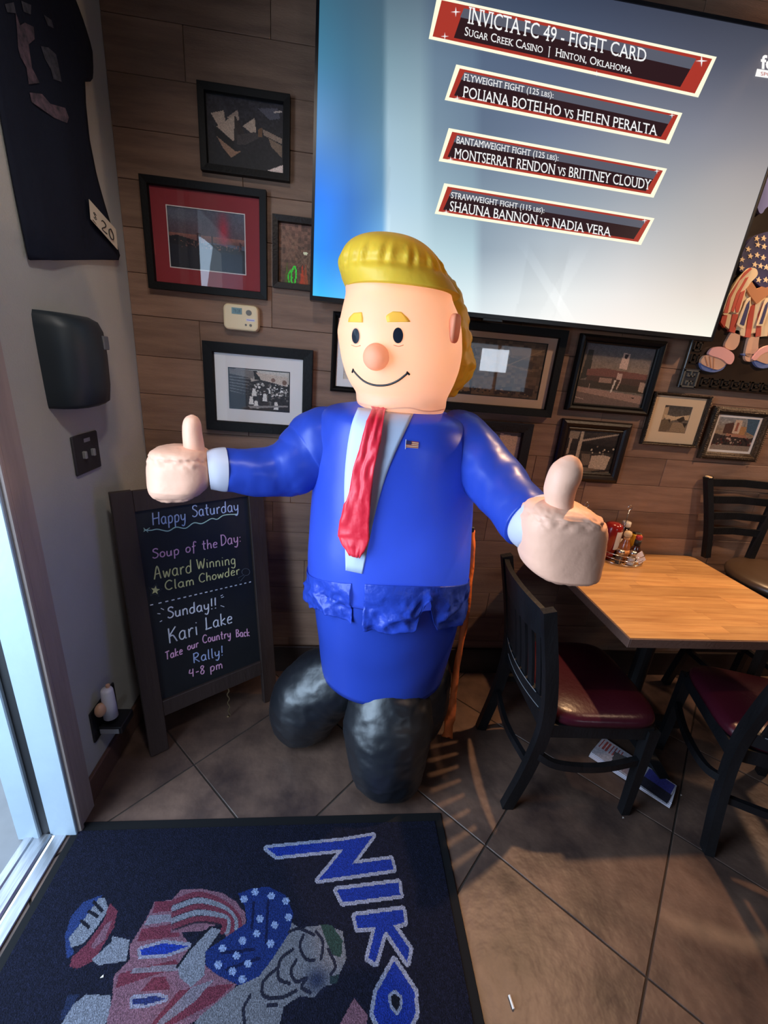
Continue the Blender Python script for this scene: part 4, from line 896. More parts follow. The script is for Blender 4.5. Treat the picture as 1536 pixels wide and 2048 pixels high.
chalk('Soup', (450, 668), (690, 632), 78, 'chalk_p'); chalk('of', (735, 620), (832, 600), 78, 'chalk_p'); chalk('the', (875, 595), (1015, 572), 78, 'chalk_p'); chalk('Day:', (1035, 562), (1215, 528), 90, 'chalk_p')
chalk('Award', (465, 848), (800, 785), 108, 'chalk_y'); chalk('Winning', (830, 760), (1170, 715), 82, 'chalk_y')
chalk('Clam', (560, 940), (820, 890), 78, 'chalk_y'); chalk('Chowder', (850, 875), (1205, 800), 72, 'chalk_y')
chalk('Sunday!!', (580, 1180), (1010, 1090), 90, 'chalk_w', .0027)
chalk('Kari', (585, 1395), (855, 1312), 125, 'chalk_w', .0028); chalk('Lake', (905, 1275), (1145, 1215), 100, 'chalk_w', .0028)
chalk('Take', (560, 1535), (715, 1480), 66, 'chalk_p'); chalk('our', (750, 1452), (850, 1420), 60, 'chalk_p'); chalk('Country', (880, 1392), (1125, 1340), 66, 'chalk_p'); chalk('Back', (1165, 1340), (1285, 1330), 62, 'chalk_p')
chalk('Rally!', (800, 1562), (1065, 1490), 80, 'chalk_b'); chalk('4-8 pm', (765, 1685), (1060, 1600), 68, 'chalk_p')
bm = bmesh.new(); tube(bm, [px_bd(*Z5(*p)) for p in bez([(375, 425), (430, 430), (490, 420), (580, 436), (650, 402), (730, 412), (800, 366), (870, 372), (950, 330), (1000, 335), (1060, 300), (1170, 292)], 5)], .0022, 5)
tube(bm, [px_bd(*Z5(*p)) for p in ((372, 410), (410, 445))], .0012, 5); tube(bm, [px_bd(*Z5(*p)) for p in ((372, 440), (425, 408))], .0012, 5); obj('chalk_line', bm, 'chalk_g', cb)
bm = bmesh.new()
for k in range(19):
    t = k/18; x = 440+840*(t**.85); y = 1066-195*(t**.85); L = 26-12*t; tube(bm, [px_bd(*Z5(x-L/2, y+L*.12)), px_bd(*Z5(x+L/2, y-L*.12))], .0024, 5)
for a, b_ in (((520, 1095), (545, 1108)), ((490, 1140), (515, 1142)), ((510, 1210), (530, 1200)), ((1030, 990), (1048, 980)), ((1035, 1005), (1058, 995)), ((1030, 1072), (1060, 1082))): tube(bm, [px_bd(*Z5(*a)), px_bd(*Z5(*b_))], .0016, 5)
obj('chalk_dashes', bm, 'chalk_w', cb)
def star_px(cx, cy, R, r, rot=.1): return [px_bd(*Z5(cx+(R if k % 2 == 0 else r)*math.sin(k*PI/5+rot), cy-(R if k % 2 == 0 else r)*math.cos(k*PI/5+rot)), -.001) for k in range(10)]
bm = bmesh.new(); prism(bm, star_px(472, 940, 40, 17), BN*.0015); obj('chalk_star', bm, 'chalk_y', cb)
bm = bmesh.new(); tube(bm, star_px(472, 942, 62, 30), .0009, 4, closed=True); tube(bm, [px_bd(*Z5(1245+34*math.cos(a), 785+30*math.sin(a))) for a in [k*PI/7 for k in range(14)]], .0012, 4, closed=True)
tube(bm, [px_bd(*Z5(*p)) for p in ((1225, 812), (1180, 835), (1200, 862), (1235, 820))], .0012, 4); obj('chalk_doodle', bm, 'chalk_d', cb)
bm = bmesh.new(); c0 = bd(.26, H_+.066, .006)
for k in range(24):
    a = c0+Vector((.004*math.sin(k*.9), -.002, -.0065*k)); box(bm, a.x-.002, a.x+.002, a.y-.002, a.y+.002, a.z-.003, a.z+.003)
lathe(bm, c0.x-.006, c0.y, [(.001, c0.z-.168), (.006, c0.z-.165), (.006, c0.z-.158), (.001, c0.z-.155)], 8); obj('hanging_chain', bm, 'brass', cb)

# ------------------------------------------------------------------ plug-in on the left wall
pg = thing('air_freshener', 'white plug-in air freshener on the outlet low on the grey wall', 'air freshener', (XL, 1.33, .23))
def cyl_ax(bm, p, q, r0, r1=None, n=16): tube(bm, [p, q], [r0, r1 or r0], n)
A = onX(213, 1378, XL+.045); B = onX(222, 1432, XL+.045)
bm = bmesh.new(); tube(bm, [A, A+(B-A)*.06, A+(B-A)*.5, B], [.017, .020, .022, .024], 18); obj('warmer', bm, 'plugw', pg, smooth=True)
bm = bmesh.new(); q = onX(216, 1374, XL+.045); tube(bm, [q+Vector((0, 0, -.006)), q+Vector((0, 0, .010))], .007, 12); obj('wick', bm, 'plugo', pg)
q = onX(201, 1420, XL+.03); bm = bmesh.new(); bmesh.ops.create_uvsphere(bm, u_segments=16, v_segments=10, radius=1); [setattr(v, 'co', Vector((v.co.x*.018+q.x, v.co.y*.022+q.y, v.co.z*.026+q.z))) for v in bm.verts]; obj('oil_bulb', bm, 'plugo', pg, smooth=True)
ad = thing('outlet_box', 'black outlet box with a silver label beneath the white air freshener', 'outlet', (XL, 1.36, .2))
q = onX(222, 1438, XL+.03); obj('plate', bx(XL, XL+.008, q.y-.07, q.y+.09, q.z-.04, q.z+.09, bev=.002), 'plugk', ad)
obj('adapter', bx(XL+.008, XL+.088, q.y-.045, q.y+.045, q.z-.026, q.z+.006, bev=.003), 'plugk', ad); obj('silver_label', bx(XL+.014, XL+.078, q.y-.0462, q.y-.0448, q.z-.022, q.z-.002), 'silver', ad)

# ------------------------------------------------------------------ carpet mat
mt = thing('entrance_mat', 'black carpet mat with blue lettering and a flag-clothed figure by the doorway', 'doormat', (-.2, .7, 0))
mx0, mx1, my1, my0 = -.826, .428, 1.074, .42
obj('rubber_backing', bx(mx0-.004, mx1+.010, -.75, my1+.012, .0005, .0062, bev=.002), 'mat_rubber', mt)
MW, MH = 460, 250; P = Paint(MW, MH, (24, 25, 42)); P.noise(.20, 3, 1); P.noise(.10, 4, 3)
def mp_(L, sc_=2.743, ox=0, oy=1560):
    o = []
    for x, y in L:
        p = onZ(ox+x/sc_, oy+y/sc_, .009); o.append(((p.x-mx0)/(mx1-mx0), (my1-p.y)/(my1-my0)))
    return o
mB = lambda L: mp_(L, 2.743, 400, 1620)
ASP = (mx1-mx0)/(my1-my0)
def outl(L, col, oc=(150, 152, 178), wd=.0165, al=1.):
    P.line(L+[L[0]], wd, oc, ASP); P.poly(L, col, al)
BL = (30, 52, 150); GY = (128, 128, 142); RD = (112, 50, 66); PK = (128, 88, 104); DK = (26, 26, 38)
outl(mB([(372, 178), (800, 136), (968, 108), (850, 266), (1068, 238), (1082, 296), (662, 354), (722, 284), (802, 184), (480, 216), (430, 222)]), BL)
outl(mB([(765, 410), (1110, 368), (1122, 437), (800, 478)]), BL)
outl(mB([(868, 555), (1135, 518), (1148, 588), (1085, 608), (1176, 738), (1163, 810), (1048, 642), (1030, 650), (985, 812), (945, 788), (985, 618), (885, 622)]), BL)
outl(mB([(1090, 805), (1205, 975), (1212, 1100), (1150, 1230), (1040, 1230), (975, 1100), (995, 980)]), BL)
outl(mB([(1095, 985), (1125, 1015), (1120, 1065), (1105, 1085), (1080, 1050), (1072, 1005)]), DK, wd=.011)
P.poly(mB([(865, 1012), (945, 1110), (930, 1190), (770, 1190)]), PK)
# figure woven into the mat (lower left)
P.poly(mp_([(545, 600), (440, 640), (370, 720), (335, 830), (345, 960), (385, 930), (372, 850), (450, 760), (540, 650)]), (42, 58, 110))
P.poly(mp_([(560, 620), (585, 680), (500, 800), (440, 870), (370, 895), (358, 840), (440, 740), (530, 615)]), GY)
for a, b_ in (((470, 690), (520, 720)), ((430, 745), (470, 780)), ((500, 640), (545, 690))): P.line(mp_([a, b_]), .006, DK, ASP)
P.poly(mp_([(590, 645), (632, 690), (612, 780), (500, 965), (405, 1012), (362, 1000), (372, 950), (450, 880), (550, 750)]), RD)
P.poly(mp_([(560, 770), (600, 740), (560, 850), (500, 900), (480, 890)]), PK); P.poly(mp_([(600, 830), (700, 850), (680, 970), (520, 992), (485, 960), (600, 860)]), GY)
P.poly(mp_([(330, 1290), (360, 1230), (450, 1155), (590, 1160), (590, 1300), (520, 1345), (300, 1345)]), GY); P.poly(mp_([(350, 1160), (420, 1150), (330, 1290), (300, 1300)]), (36, 44, 74))
body = mp_([(840, 640), (940, 628), (1000, 830), (1130, 1000), (1300, 1100), (1250, 1200), (1000, 1345), (560, 1345), (600, 1180), (610, 1050), (700, 960), (700, 880), (790, 740)]); P.poly(body, PK)
for q in ([(845, 640), (935, 632), (945, 690), (825, 700)], [(770, 790), (950, 760), (985, 830), (740, 860)], [(830, 1060), (900, 1055), (930, 1130), (760, 1140)], [(980, 1130), (1290, 1095), (1180, 1200), (900, 1345), (800, 1345)], [(640, 1040), (960, 960), (980, 1000), (620, 1120)]): P.poly(mp_(q), RD)
for q in ([(810, 715), (940, 705), (950, 745), (780, 770)], [(720, 1010), (960, 985), (970, 1020), (700, 1040)], [(1040, 1120), (1180, 1070), (1060, 1200), (880, 1330), (840, 1330)]): P.poly(mp_(q), GY, .8)
outl(mp_([(760, 905), (890, 870), (1030, 885), (920, 925), (765, 940)]), BL, (140, 136, 158), .012); outl(mp_([(715, 1180), (850, 1165), (900, 1180), (800, 1210), (715, 1215)]), (40, 48, 100), (140, 136, 158), .010)
sleeve = mp_([(940, 625), (990, 572), (1100, 566), (1220, 590), (1300, 640), (1350, 705), (1355, 790), (1255, 850), (1205, 760), (1110, 800), (930, 810), (935, 720)]); P.poly(sleeve, PK)
for k, c in enumerate((RD, GY, RD, GY, RD)):
    o_ = k*34; P.line(mp_(bez([(950, 640+o_), (1080, 600+o_), (1210, 640+o_*.8), (1300-o_*.5, 720+o_*.3), (1320-o_*.7, 800)], 6)), .013, c, ASP, .85); P.line(mp_(bez([(945, 660+o_), (1080, 618+o_), (1200, 655+o_*.8), (1285-o_*.5, 740+o_*.3)], 6)), .004, DK, ASP, .6)
cream = mB([(510, 590), (560, 620), (640, 610), (700, 600), (800, 640), (822, 790), (760, 930), (690, 950), (640, 1010), (560, 1000), (470, 1060), (440, 1190), (-60, 1190), (0, 1110), (200, 950), (340, 870), (400, 760), (470, 660)]); P.poly(cream, (118, 116, 126))
star_b = mB([(210, 430), (300, 398), (390, 393), (480, 440), (522, 540), (500, 650), (400, 800), (330, 890), (220, 942), (90, 880), (30, 830), (28, 750), (160, 660), (262, 590), (250, 500)]); P.poly(star_b, (28, 46, 108))
for a, b_ in (((300, 480), (290, 620)), ((380, 470), (370, 700)), ((120, 760), (300, 740)), ((150, 850), (330, 790))): P.line(mB([a, b_]), .006, (18, 26, 66), ASP)
for x, y in ((308, 420), (398, 442), (245, 460), (335, 568), (418, 604), (318, 652), (495, 560), (205, 774), (100, 826), (180, 862), (126, 734), (268, 818), (236, 905), (395, 708), (238, 690), (480, 470)):
    for a in range(3): P.line(mB([(x-15*math.cos(a*PI/3), y-15*math.sin(a*PI/3)), (x+15*math.cos(a*PI/3), y+15*math.sin(a*PI/3))]), .0055, (140, 156, 200), ASP)
P.poly(mp_([(1155, 780), (1215, 795), (1125, 920), (1120, 1050), (1045, 1115), (980, 1060), (968, 1000), (1040, 900)]), GY); P.line(mp_([(968, 1000), (1040, 900), (1155, 780)]), .005, DK, ASP)
P.poly(mB([(675, 600), (740, 605), (800, 690), (792, 785), (745, 770), (705, 690)]), (46, 66, 62)); P.poly(mB([(730, 890), (780, 880), (770, 930), (730, 935)]), (44, 58, 62))
for q in ([(580, 660), (560, 720), (590, 790), (640, 800)], [(650, 640), (690, 700), (680, 790)], [(520, 740), (450, 800), (440, 900), (500, 930)], [(540, 800), (510, 860), (540, 920), (590, 900)], [(440, 840), (390, 880), (350, 930), (360, 1000), (450, 1010), (540, 970)], [(280, 1000), (245, 1070), (250, 1160)], [(500, 640), (560, 625), (640, 660)], [(720, 740), (760, 830), (735, 880)], [(600, 900), (570, 950), (620, 980)], [(380, 1050), (430, 1050)]): P.line(mB(bez(q, 6)), .0062, (38, 38, 54), ASP)
P.blob(*mB([(655, 910)])[0], .022, .035, (40, 46, 74), .9)
P.noise(.16, 11, 1); P.a = np.clip(P.a*np.array([.78, .80, .80]), 0, 1)
print_grid('carpet_pile', P, (mx0+.02, my1-.02, .0085), (mx1-mx0-.04, 0, 0), (0, -(my1-my0-.02), 0), 'mat_print', mt)
bm = bmesh.new(); box(bm, mx0+.02, mx1-.02, -.73, my0-.0001, .006, .0085)
MT['pile'] = mat('plain_navy_pile', (.009, .010, .022), .95, bump=.8, bscale=330); obj('carpet_rear', bm, 'pile', mt)
obj('pile_body', bx(mx0+.02, mx1-.02, my0, my1-.02, .006, .0080), 'pile', mt)

# ------------------------------------------------------------------ inflatable figure
FY = 1.42
fig = thing('inflatable_figure', 'tall inflatable man with yellow hair, blue suit and red tie, both thumbs up', 'inflatable', (.21, FY, 0))
def wr(p, n_, amt, sc_=9., seed=0.):
    q = Vector((p.x*sc_+seed, p.y*sc_, p.z*sc_)); return p+n_*(noise.noise(q)*amt)
def ridge(p, sc_, seed): return 1-abs(noise.noise(Vector((p.x*sc_+seed, p.y*sc_+seed*2, p.z*sc_))))*2.2
def crinkle(bm, amt, sc_, mask, seed=0.):
    bm.normal_update(); S = [(v, v.co+v.normal*(amt*mask(v.co)*(ridge(v.co, sc_, seed)+.5*ridge(v.co, sc_*2.1, seed+3)))) for v in bm.verts]
    for v, c in S: v.co = c
def row_loft(rows, Yc, ry, n=40, pw=2.0, kx=.985, amt=.004, seed=0., capb=True, capt=True, yc=None, front=1.0):
    """rows of (photo y, left x, right x) taken at depth Yc -> stacked rings; ry depth half-width (number or function of t)"""
    bm = bmesh.new(); rings = []; info = []
    for i, (py, xl, xr) in enumerate(rows):
        a = onY(xl, py, Yc); b_ = onY(xr, py, Yc); c = (a+b_)/2; rx = (b_.x-a.x)/2*kx; t = i/(len(rows)-1)
        r2 = ry(t, rx) if callable(ry) else ry; cy = Yc+(yc(t) if yc else 0)
        info.append((c.x, cy, c.z, rx, r2))
    for (cx, cy, cz, rx, r2) in info:
        ring = []
        for j in range(n):
            th_ = 2*PI*j/n; cs, sn = math.cos(th_), math.sin(th_)
            ex = 2./pw; X = math.copysign(abs(cs)**ex, cs)*rx; Y = math.copysign(abs(sn)**ex, sn)*r2*(front if sn < 0 else 1)
            p = Vector((cx+X, cy+Y, cz)); nn = Vector((cs, sn, 0)); ring.append(bm.verts.new(wr(p, nn, amt, 9, seed)))
        rings.append(ring)
    for A, B in zip(rings, rings[1:]):
        for j in range(n): bm.faces.new((A[j], A[(j+1) % n], B[(j+1) % n], B[j]))
    if capt: bm.faces.new(rings[0])
    if capb: bm.faces.new(rings[-1][::-1])
    return bm, info
def interp_rows(rows, k=3):
    """smooth the row list with Catmull-Rom"""
    return bez(rows, k)
def bvh(bm): bm.normal_update(); return BVHTree.FromBMesh(bm)

# jacket / torso
TR = [(806, 725, 838), (812, 700, 868), (820, 664, 905), (832, 642, 930), (860, 631, 943), (900, 628, 948), (950, 625, 946), (1000, 621, 944), (1060, 616, 941), (1120, 614, 937), (1150, 616, 931)]
bm, inf = row_loft(interp_rows(TR, 4), FY, lambda t, rx: rx*.86, 56, 2.15, seed=1.)
body_bvh = bvh(bm); jacket = obj('jacket', bm, 'blue', fig, smooth=True)
LR = [(1148, 618, 930), (1165, 620, 927), (1200, 625, 919), (1250, 632, 908), (1300, 638, 894), (1334, 642, 884)]
bm, inf2 = row_loft(interp_rows(LR, 4), FY, lambda t, rx: rx*(.86), 56, 2.1, seed=1.)
lower_bvh = bvh(bm); obj('lower_body', bm, 'blue', fig, smooth=True)
# limp jacket tails
def ring_at(inf_, z):
    L_ = sorted(inf_, key=lambda q: q[2])
    for a, b_ in zip(L_, L_[1:]):
        if a[2] <= z <= b_[2]:
            t = (z-a[2])/(b_[2]-a[2]+1e-9); return tuple(a[k]*(1-t)+b_[k]*t for k in range(5))
    return L_[0] if z < L_[0][2] else L_[-1]
zw = inf2[0][2]
ALL = inf+inf2
def tail(name, a0, a1, depth_f, seed):
    bm = bmesh.new(); nc = 110; nr = 30; g_ = []
    for j in range(nc+1):
        th_ = math.radians(a0+(a1-a0)*j/nc); dz = depth_f(j/nc); col = []
        for i in range(nr+1):
            t = i/nr; z = zw+.014+.085*max(0, -math.sin(th_))**1.5-dz*t; cx, cy, cz, rx, r2 = ring_at(ALL, z); q_ = Vector((th_*3.2, z*11+seed, seed))
            off = .007+.012*t+(.011*(1-abs(noise.noise(q_))*3)+.006*(1-abs(noise.noise(q_*2.3))*3)+.007*math.sin(th_*9+seed+z*14))*min(1, t*1.8)
            off = max(off, .0045)
            col.append(bm.verts.new((cx+(rx+off)*math.cos(th_), cy+(r2+off)*math.sin(th_), z+.006*noise.noise(Vector((th_*14, seed, 3)))*t)))
        g_.append(col)
    for A, B in zip(g_, g_[1:]):
        for i in range(nr): bm.faces.new((A[i], A[i+1], B[i+1], B[i]))
    o = obj(name, bm, 'blue_flap', fig, smooth=True); m_ = o.modifiers.new('s', 'SOLIDIFY'); m_.thickness = .0012
def d1(t): return .120+.014*math.sin(t*7)+.020*t
def d2(t):
    d = .170+.008*math.sin(t*19)-.03*t
    s = abs(t-.27)
    return d*(1 if s > .055 else .25+.75*(s/.055))
tail('jacket_tail', 168, 242, d1, 1.3); tail('jacket_tail', 250, 395, d2, 4.1)

# arms
def arm(name, pts, m, n=60, amt=.006, seed=0., cap=True):
    """pts: (px, py, Y, radius in px)"""
    sm = bez(pts, 14); P3 = [onY(p[0], p[1], p[2]) for p in sm]; R3 = [p[3]/pxm(q) for p, q in zip(sm, P3)]
    bm = bmesh.new(); tube(bm, P3, R3, n, cap)
    bm.normal_update(); S = [(v, wr(v.co, v.normal, amt, 16, seed)) for v in bm.verts]
    for v, c in S: v.co = c
    return bm, P3, R3
bm, pL, rL = arm('sleeve', [(690, 895, 1.44, 78), (648, 893, 1.43, 76), (615, 912, 1.415, 66), (585, 932, 1.39, 58), (545, 943, 1.37, 51), (490, 943, 1.335, 47), (450, 940, 1.315, 43)], 'blue', seed=2.); E1 = onY(592, 965, 1.39); crinkle(bm, .0060, 26, lambda c: math.exp(-((c-E1).length/.06)**2)+.12, 3); obj('sleeve', bm, 'blue', fig, smooth=True)
bm, pR, rR = arm('sleeve', [(895, 880, 1.42, 60), (925, 890, 1.38, 62), (960, 925, 1.30, 58), (1000, 975, 1.20, 56), (1035, 1018, 1.11, 57), (1062, 1045, 1.05, 58)], 'blue', seed=5.); E2 = onY(945, 985, 1.28); E3 = onY(930, 850, 1.38); crinkle(bm, .0060, 24, lambda c: math.exp(-((c-E2).length/.08)**2)+.8*math.exp(-((c-E3).length/.045)**2)+.12, 4); obj('sleeve', bm, 'blue', fig, smooth=True)
bm, _, _ = arm('cuff', [(456, 939, 1.316, 40), (451, 939, 1.314, 44), (436, 939, 1.305, 43), (418, 940, 1.298, 39)], 'cuff', amt=.001); obj('cuff', bm, 'cuff', fig, smooth=True)
bm, _, _ = arm('cuff', [(1060, 1036, 1.06, 54), (1068, 1043, 1.045, 60.5), (1082, 1052, 1.02, 60), (1090, 1060, 1.01, 52)], 'cuff', amt=.001); obj('cuff', bm, 'cuff', fig, smooth=True)
# hands: mitten-like balloon fists with one thumb each
HL = [(891, 345, 375), (894, 322, 395), (901, 306, 412), (915, 300, 421), (935, 299, 426), (955, 301, 425), (972, 304, 416), (986, 308, 402), (995, 318, 388), (1000, 335, 372)]
bm, _ = row_loft(interp_rows(HL, 9), 1.285, lambda t, rx: min(.080, rx*1.0), 84, 2.7, amt=.004, seed=3.)
zt = onY(360, 905, 1.285).z; zb_ = onY(360, 992, 1.285).z; crinkle(bm, .0042, 42, lambda c: math.exp(-((c.z-zt+.012)/.016)**2)+.7*math.exp(-((c.z-zb_)/.010)**2)+.08, 2)
hand_l = obj('hand', bm, 'skin2', fig, smooth=True)
bm, _, _ = arm('thumb', [(391, 915, 1.285, 21), (388, 893, 1.285, 19.5), (385, 868, 1.285, 19), (384, 848, 1.285, 17.5), (384, 835, 1.285, 12), (384, 829, 1.285, 3)], 'skin', amt=.003, seed=7.); obj('thumb', bm, 'skin2', hand_l, smooth=True)
HR = [(1000, 1095, 1138), (1004, 1075, 1155), (1012, 1058, 1176), (1026, 1046, 1196), (1045, 1042, 1204), (1070, 1042, 1203), (1100, 1043, 1199), (1118, 1044, 1194), (1132, 1050, 1190), (1145, 1066, 1180), (1155, 1086, 1158), (1161, 1100, 1136)]
bm, _ = row_loft(interp_rows(HR, 8), .985, lambda t, rx: min(.085, rx*.92), 84, 2.8, amt=.004, seed=4.)
zt = onY(1120, 1030, .985).z; zb_ = onY(1120, 1152, .985).z; crinkle(bm, .0050, 38, lambda c: math.exp(-((c.z-zt-.004)/.018)**2)+.6*math.exp(-((c.z-zb_)/.010)**2)+.08, 6)
hand_r = obj('hand', bm, 'skin2', fig, smooth=True)
bm, _, _ = arm('thumb', [(1119, 1022, .965, 28), (1119, 1000, .965, 28), (1121, 975, .965, 29.5), (1129, 950, .965, 30.5), (1137, 932, .965, 27), (1141, 920, .965, 20), (1143, 913, .965, 11), (1144, 910, .965, 3)], 'skin', amt=.005, seed=9.); obj('thumb', bm, 'skin2', hand_r, smooth=True)

# head
HD = [(560, 700, 893), (580, 690, 900), (600, 689, 905), (625, 683, 915), (650, 677, 920), (675, 672, 922), (700, 676, 922), (730, 682, 916), (755, 690, 907), (775, 700, 898), (790, 710, 892), (806, 712, 890), (816, 715, 886)]
HY = 1.40
bm, hinf = row_loft(interp_rows(HD, 8), HY, lambda t, rx: rx*1.02, 90, 2.25, seed=6., amt=.003, capt=False)
head_bvh = bvh(bm); _d = ray(752, 714).normalized(); _n = head_bvh.ray_cast(CAM, _d)[0]
bmesh.ops.delete(bm, geom=[f for f in bm.faces if (f.calc_center_median()-_n).length < .027], context='FACES'); head = obj('head', bm, 'skin', fig, smooth=True)
HA = [(476, 752, 800), (480, 728, 826), (490, 704, 848), (505, 688, 866), (525, 679, 880), (545, 677, 892), (565, 680, 903), (580, 686, 912), (588, 690, 917)]
bm, _ = row_loft(interp_rows(HA, 8), HY, lambda t, rx: rx*1.02, 150, 2.2, seed=8., amt=.004, front=1.14)
for v in bm.verts:   # gathered seam across the pompadour
    if v.co.y < HY:
        z = v.co.z; zs = onY(780, 548, HY).z; k = math.exp(-((z-zs)/.012)**2)
        ang = math.atan2(v.co.y-HY, v.co.x-.15); v.co.y += .012*k; v.co += Vector((math.cos(ang), math.sin(ang), 0))*(.0045*(math.sin(ang*30)+.6*math.sin(ang*47+1))*math.exp(-((z-zs-.016)/.022)**2))
hair = obj('hair', bm, 'hair', head, smooth=True)
HB = [(520, 800, 885), (545, 790, 902), (570, 780, 918), (595, 775, 928), (625, 770, 936), (660, 770, 942), (700, 770, 947), (722, 772, 951), (745, 775, 942), (768, 780, 928), (785, 800, 908), (792, 830, 890)]
bm, _ = row_loft(interp_rows(HB, 8), 1.53, lambda t, rx: rx*.95, 90, 2.2, seed=12., amt=.008); crinkle(bm, .007, 17, lambda c: 1., 5)
obj('back_hair', bm, 'hair', head, smooth=True)
def hit(b_, x, y, off=.002):
    d = ray(x, y).normalized(); loc, nrm, i, ds = b_.ray_cast(CAM, d)
    if loc is None: loc, nrm, i, ds = b_.find_nearest(onY(x, y, FY-.2))
    if nrm.dot(d) > 0: nrm = -nrm
    return loc+nrm*off, nrm
def strip(name, Lp, Rp, b_, m, par, cols=8, off=.002, th=.0012, k=4, wob=None):
    Lp = bez(Lp, k); Rp = bez(Rp, k); n = min(len(Lp), len(Rp)); bm = bmesh.new(); G = []
    for i in range(n):
        r_ = []
        for j in range(cols+1):
            t = j/cols; x = Lp[i][0]*(1-t)+Rp[i][0]*t; y = Lp[i][1]*(1-t)+Rp[i][1]*t
            o_ = off+(wob(i/(n-1), t) if wob else 0); r_.append(bm.verts.new(hit(b_, x, y, o_)[0]))
        G.append(r_)
    for A, B in zip(G, G[1:]):
        for j in range(cols): bm.faces.new((A[j], A[j+1], B[j+1], B[j]))
    o = obj(name, bm, m, par, smooth=True); md = o.modifiers.new('s', 'SOLIDIFY'); md.thickness = th; md.offset = 1; return o
def disc(name, cx, cy, rx, ry, b_, m, par, off=.0015):
    bm = bmesh.new(); c = bm.verts.new(hit(b_, cx, cy, off)[0]); R = [bm.verts.new(hit(b_, cx+rx*math.cos(2*PI*k/28), cy+ry*math.sin(2*PI*k/28), off)[0]) for k in range(28)]
    for k in range(28): bm.faces.new((c, R[k], R[(k+1) % 28]))
    return obj(name, bm, m, par)
def seam(name, pts, wd, b_, m, par, off=.001):
    bm = bmesh.new(); P3 = [hit(b_, x, y, off)[0] for x, y in bez(pts, 5)]; tube(bm, P3, wd, 6); return obj(name, bm, m, par, smooth=True)
disc('eye_edge', 712, 672, 9.0, 17, head_bvh, 'skin', head, .0010); disc('eye', 712, 672, 7.4, 15, head_bvh, 'eye', head, .0018)
disc('eye', 796, 671, 10.2, 15.6, head_bvh, 'eye', head, .0018)
seam('eye_crease', [(703, 690), (712, 693), (721, 691)], .0009, head_bvh, 'ear', head, .0005); seam('eye_crease', [(787, 690), (797, 692.5), (807, 690)], .0009, head_bvh, 'ear', head, .0005)
Z6 = lambda L: [(500+x/3.072, 440+y/3.072) for x, y in L]
strip('eyebrow', Z6([(606, 628), (612, 602), (640, 572)]), Z6([(694, 630), (694, 600), (688, 568)]), head_bvh, 'brow', head, 6)
strip('eyebrow', Z6([(843, 628), (838, 590), (878, 563)]), Z6([(985, 627), (965, 600), (928, 566)]), head_bvh, 'brow', head, 6)
seam('mouth', Z6([(635, 922), (660, 952), (700, 988), (750, 1010), (805, 1016), (860, 1008), (915, 982), (968, 940)]), .0030, head_bvh, 'mouth', head, .001)
seam('mouth_corner', Z6([(630, 935), (637, 915)]), .0028, head_bvh, 'mouth', head, .001); seam('mouth_corner', Z6([(962, 932), (980, 950)]), .0028, head_bvh, 'mouth', head, .001)
nc, nn = hit(head_bvh, 752, 714, 0); bm = bmesh.new(); bmesh.ops.create_uvsphere(bm, u_segments=24, v_segments=16, radius=1)
for v in bm.verts:
    v.co = Vector((v.co.x*.036, v.co.y*.046, v.co.z*.036)); v.co = wr(v.co+nc+Vector((0, -.002, 0)), Vector((0, -1, 0)), .004, 30, 2)
obj('nose', bm, 'skin3', head, smooth=True)
ec, en = hit(head_bvh, 906, 657, 0); en = Vector((en.x, en.y, 0)).normalized(); es_ = en.cross(Vector((0, 0, 1)))
bm = bmesh.new(); bmesh.ops.create_uvsphere(bm, u_segments=24, v_segments=16, radius=1)
for v in bm.verts:
    a, b_, c = (math.copysign(abs(q)**.55, q) for q in v.co); v.co = ec+en*(.004+a*.012)+es_*(b_*.019)+Vector((0, 0, c*.038))
obj('ear', bm, 'ear', head, smooth=True)
# neck seam
bm = bmesh.new(); c_ = hinf[-1]; zc_ = onY(800, 806, HY).z
tube(bm, [Vector((c_[0]+(c_[3]+.003)*math.cos(a), c_[1]+(c_[4]+.003)*math.sin(a), zc_+.004*math.sin(a*7))) for a in [k*2*PI/60 for k in range(60)]], .0016, 5, closed=True); obj('neck_seam', bm, 'skin', head, smooth=True)

# shirt front, tie, flag pin
Lp = [(716, 817), (704, 850), (695, 900), (690, 960), (690, 1030), (691, 1090), (692, 1140)]; Rp = [(829, 825), (808, 868), (784, 920), (766, 970), (750, 1030), (737, 1090), (725, 1147)]
strip('shirt_front', Lp, Rp, body_bvh, 'shirtw', fig, 14, .0025, .001)
def tw(t, s): return .018*math.sin(PI*min(1, t*1.2))*(.6+.4*t)+.006*noise.noise(Vector((s*4, t*12, 5)))+.004*noise.noise(Vector((s*9, t*30, 1)))+.012*t
strip('necktie', [(742, 820), (744, 830), (737, 850), (726, 890), (716, 930), (706, 980), (694, 1020), (684, 1060), (687, 1078), (704, 1107)],
      [(776, 821), (770, 832), (765, 860), (760, 900), (752, 935), (746, 980), (743, 1020), (741, 1050), (740, 1078), (724, 1111)], body_bvh, 'red', fig, 12, .010, .0014, 5, tw)
Fp = [(812, 881), (837, 884), (836, 897), (811, 895)]
def fl(u, v, off): 
    a = [(1-u)*Fp[0][k]+u*Fp[1][k] for k in (0, 1)]; b_ = [(1-u)*Fp[3][k]+u*Fp[2][k] for k in (0, 1)]; return hit(body_bvh, a[0]*(1-v)+b_[0]*v, a[1]*(1-v)+b_[1]*v, off)[0]
bm = bmesh.new(); prism(bm, [fl(0, 0, .001), fl(1, 0, .001), fl(1, 1, .001), fl(0, 1, .001)], hit(body_bvh, 824, 888)[1]*.0015); pin = obj('flag_pin', bm, 'fig_cream', fig)
bm = bmesh.new()
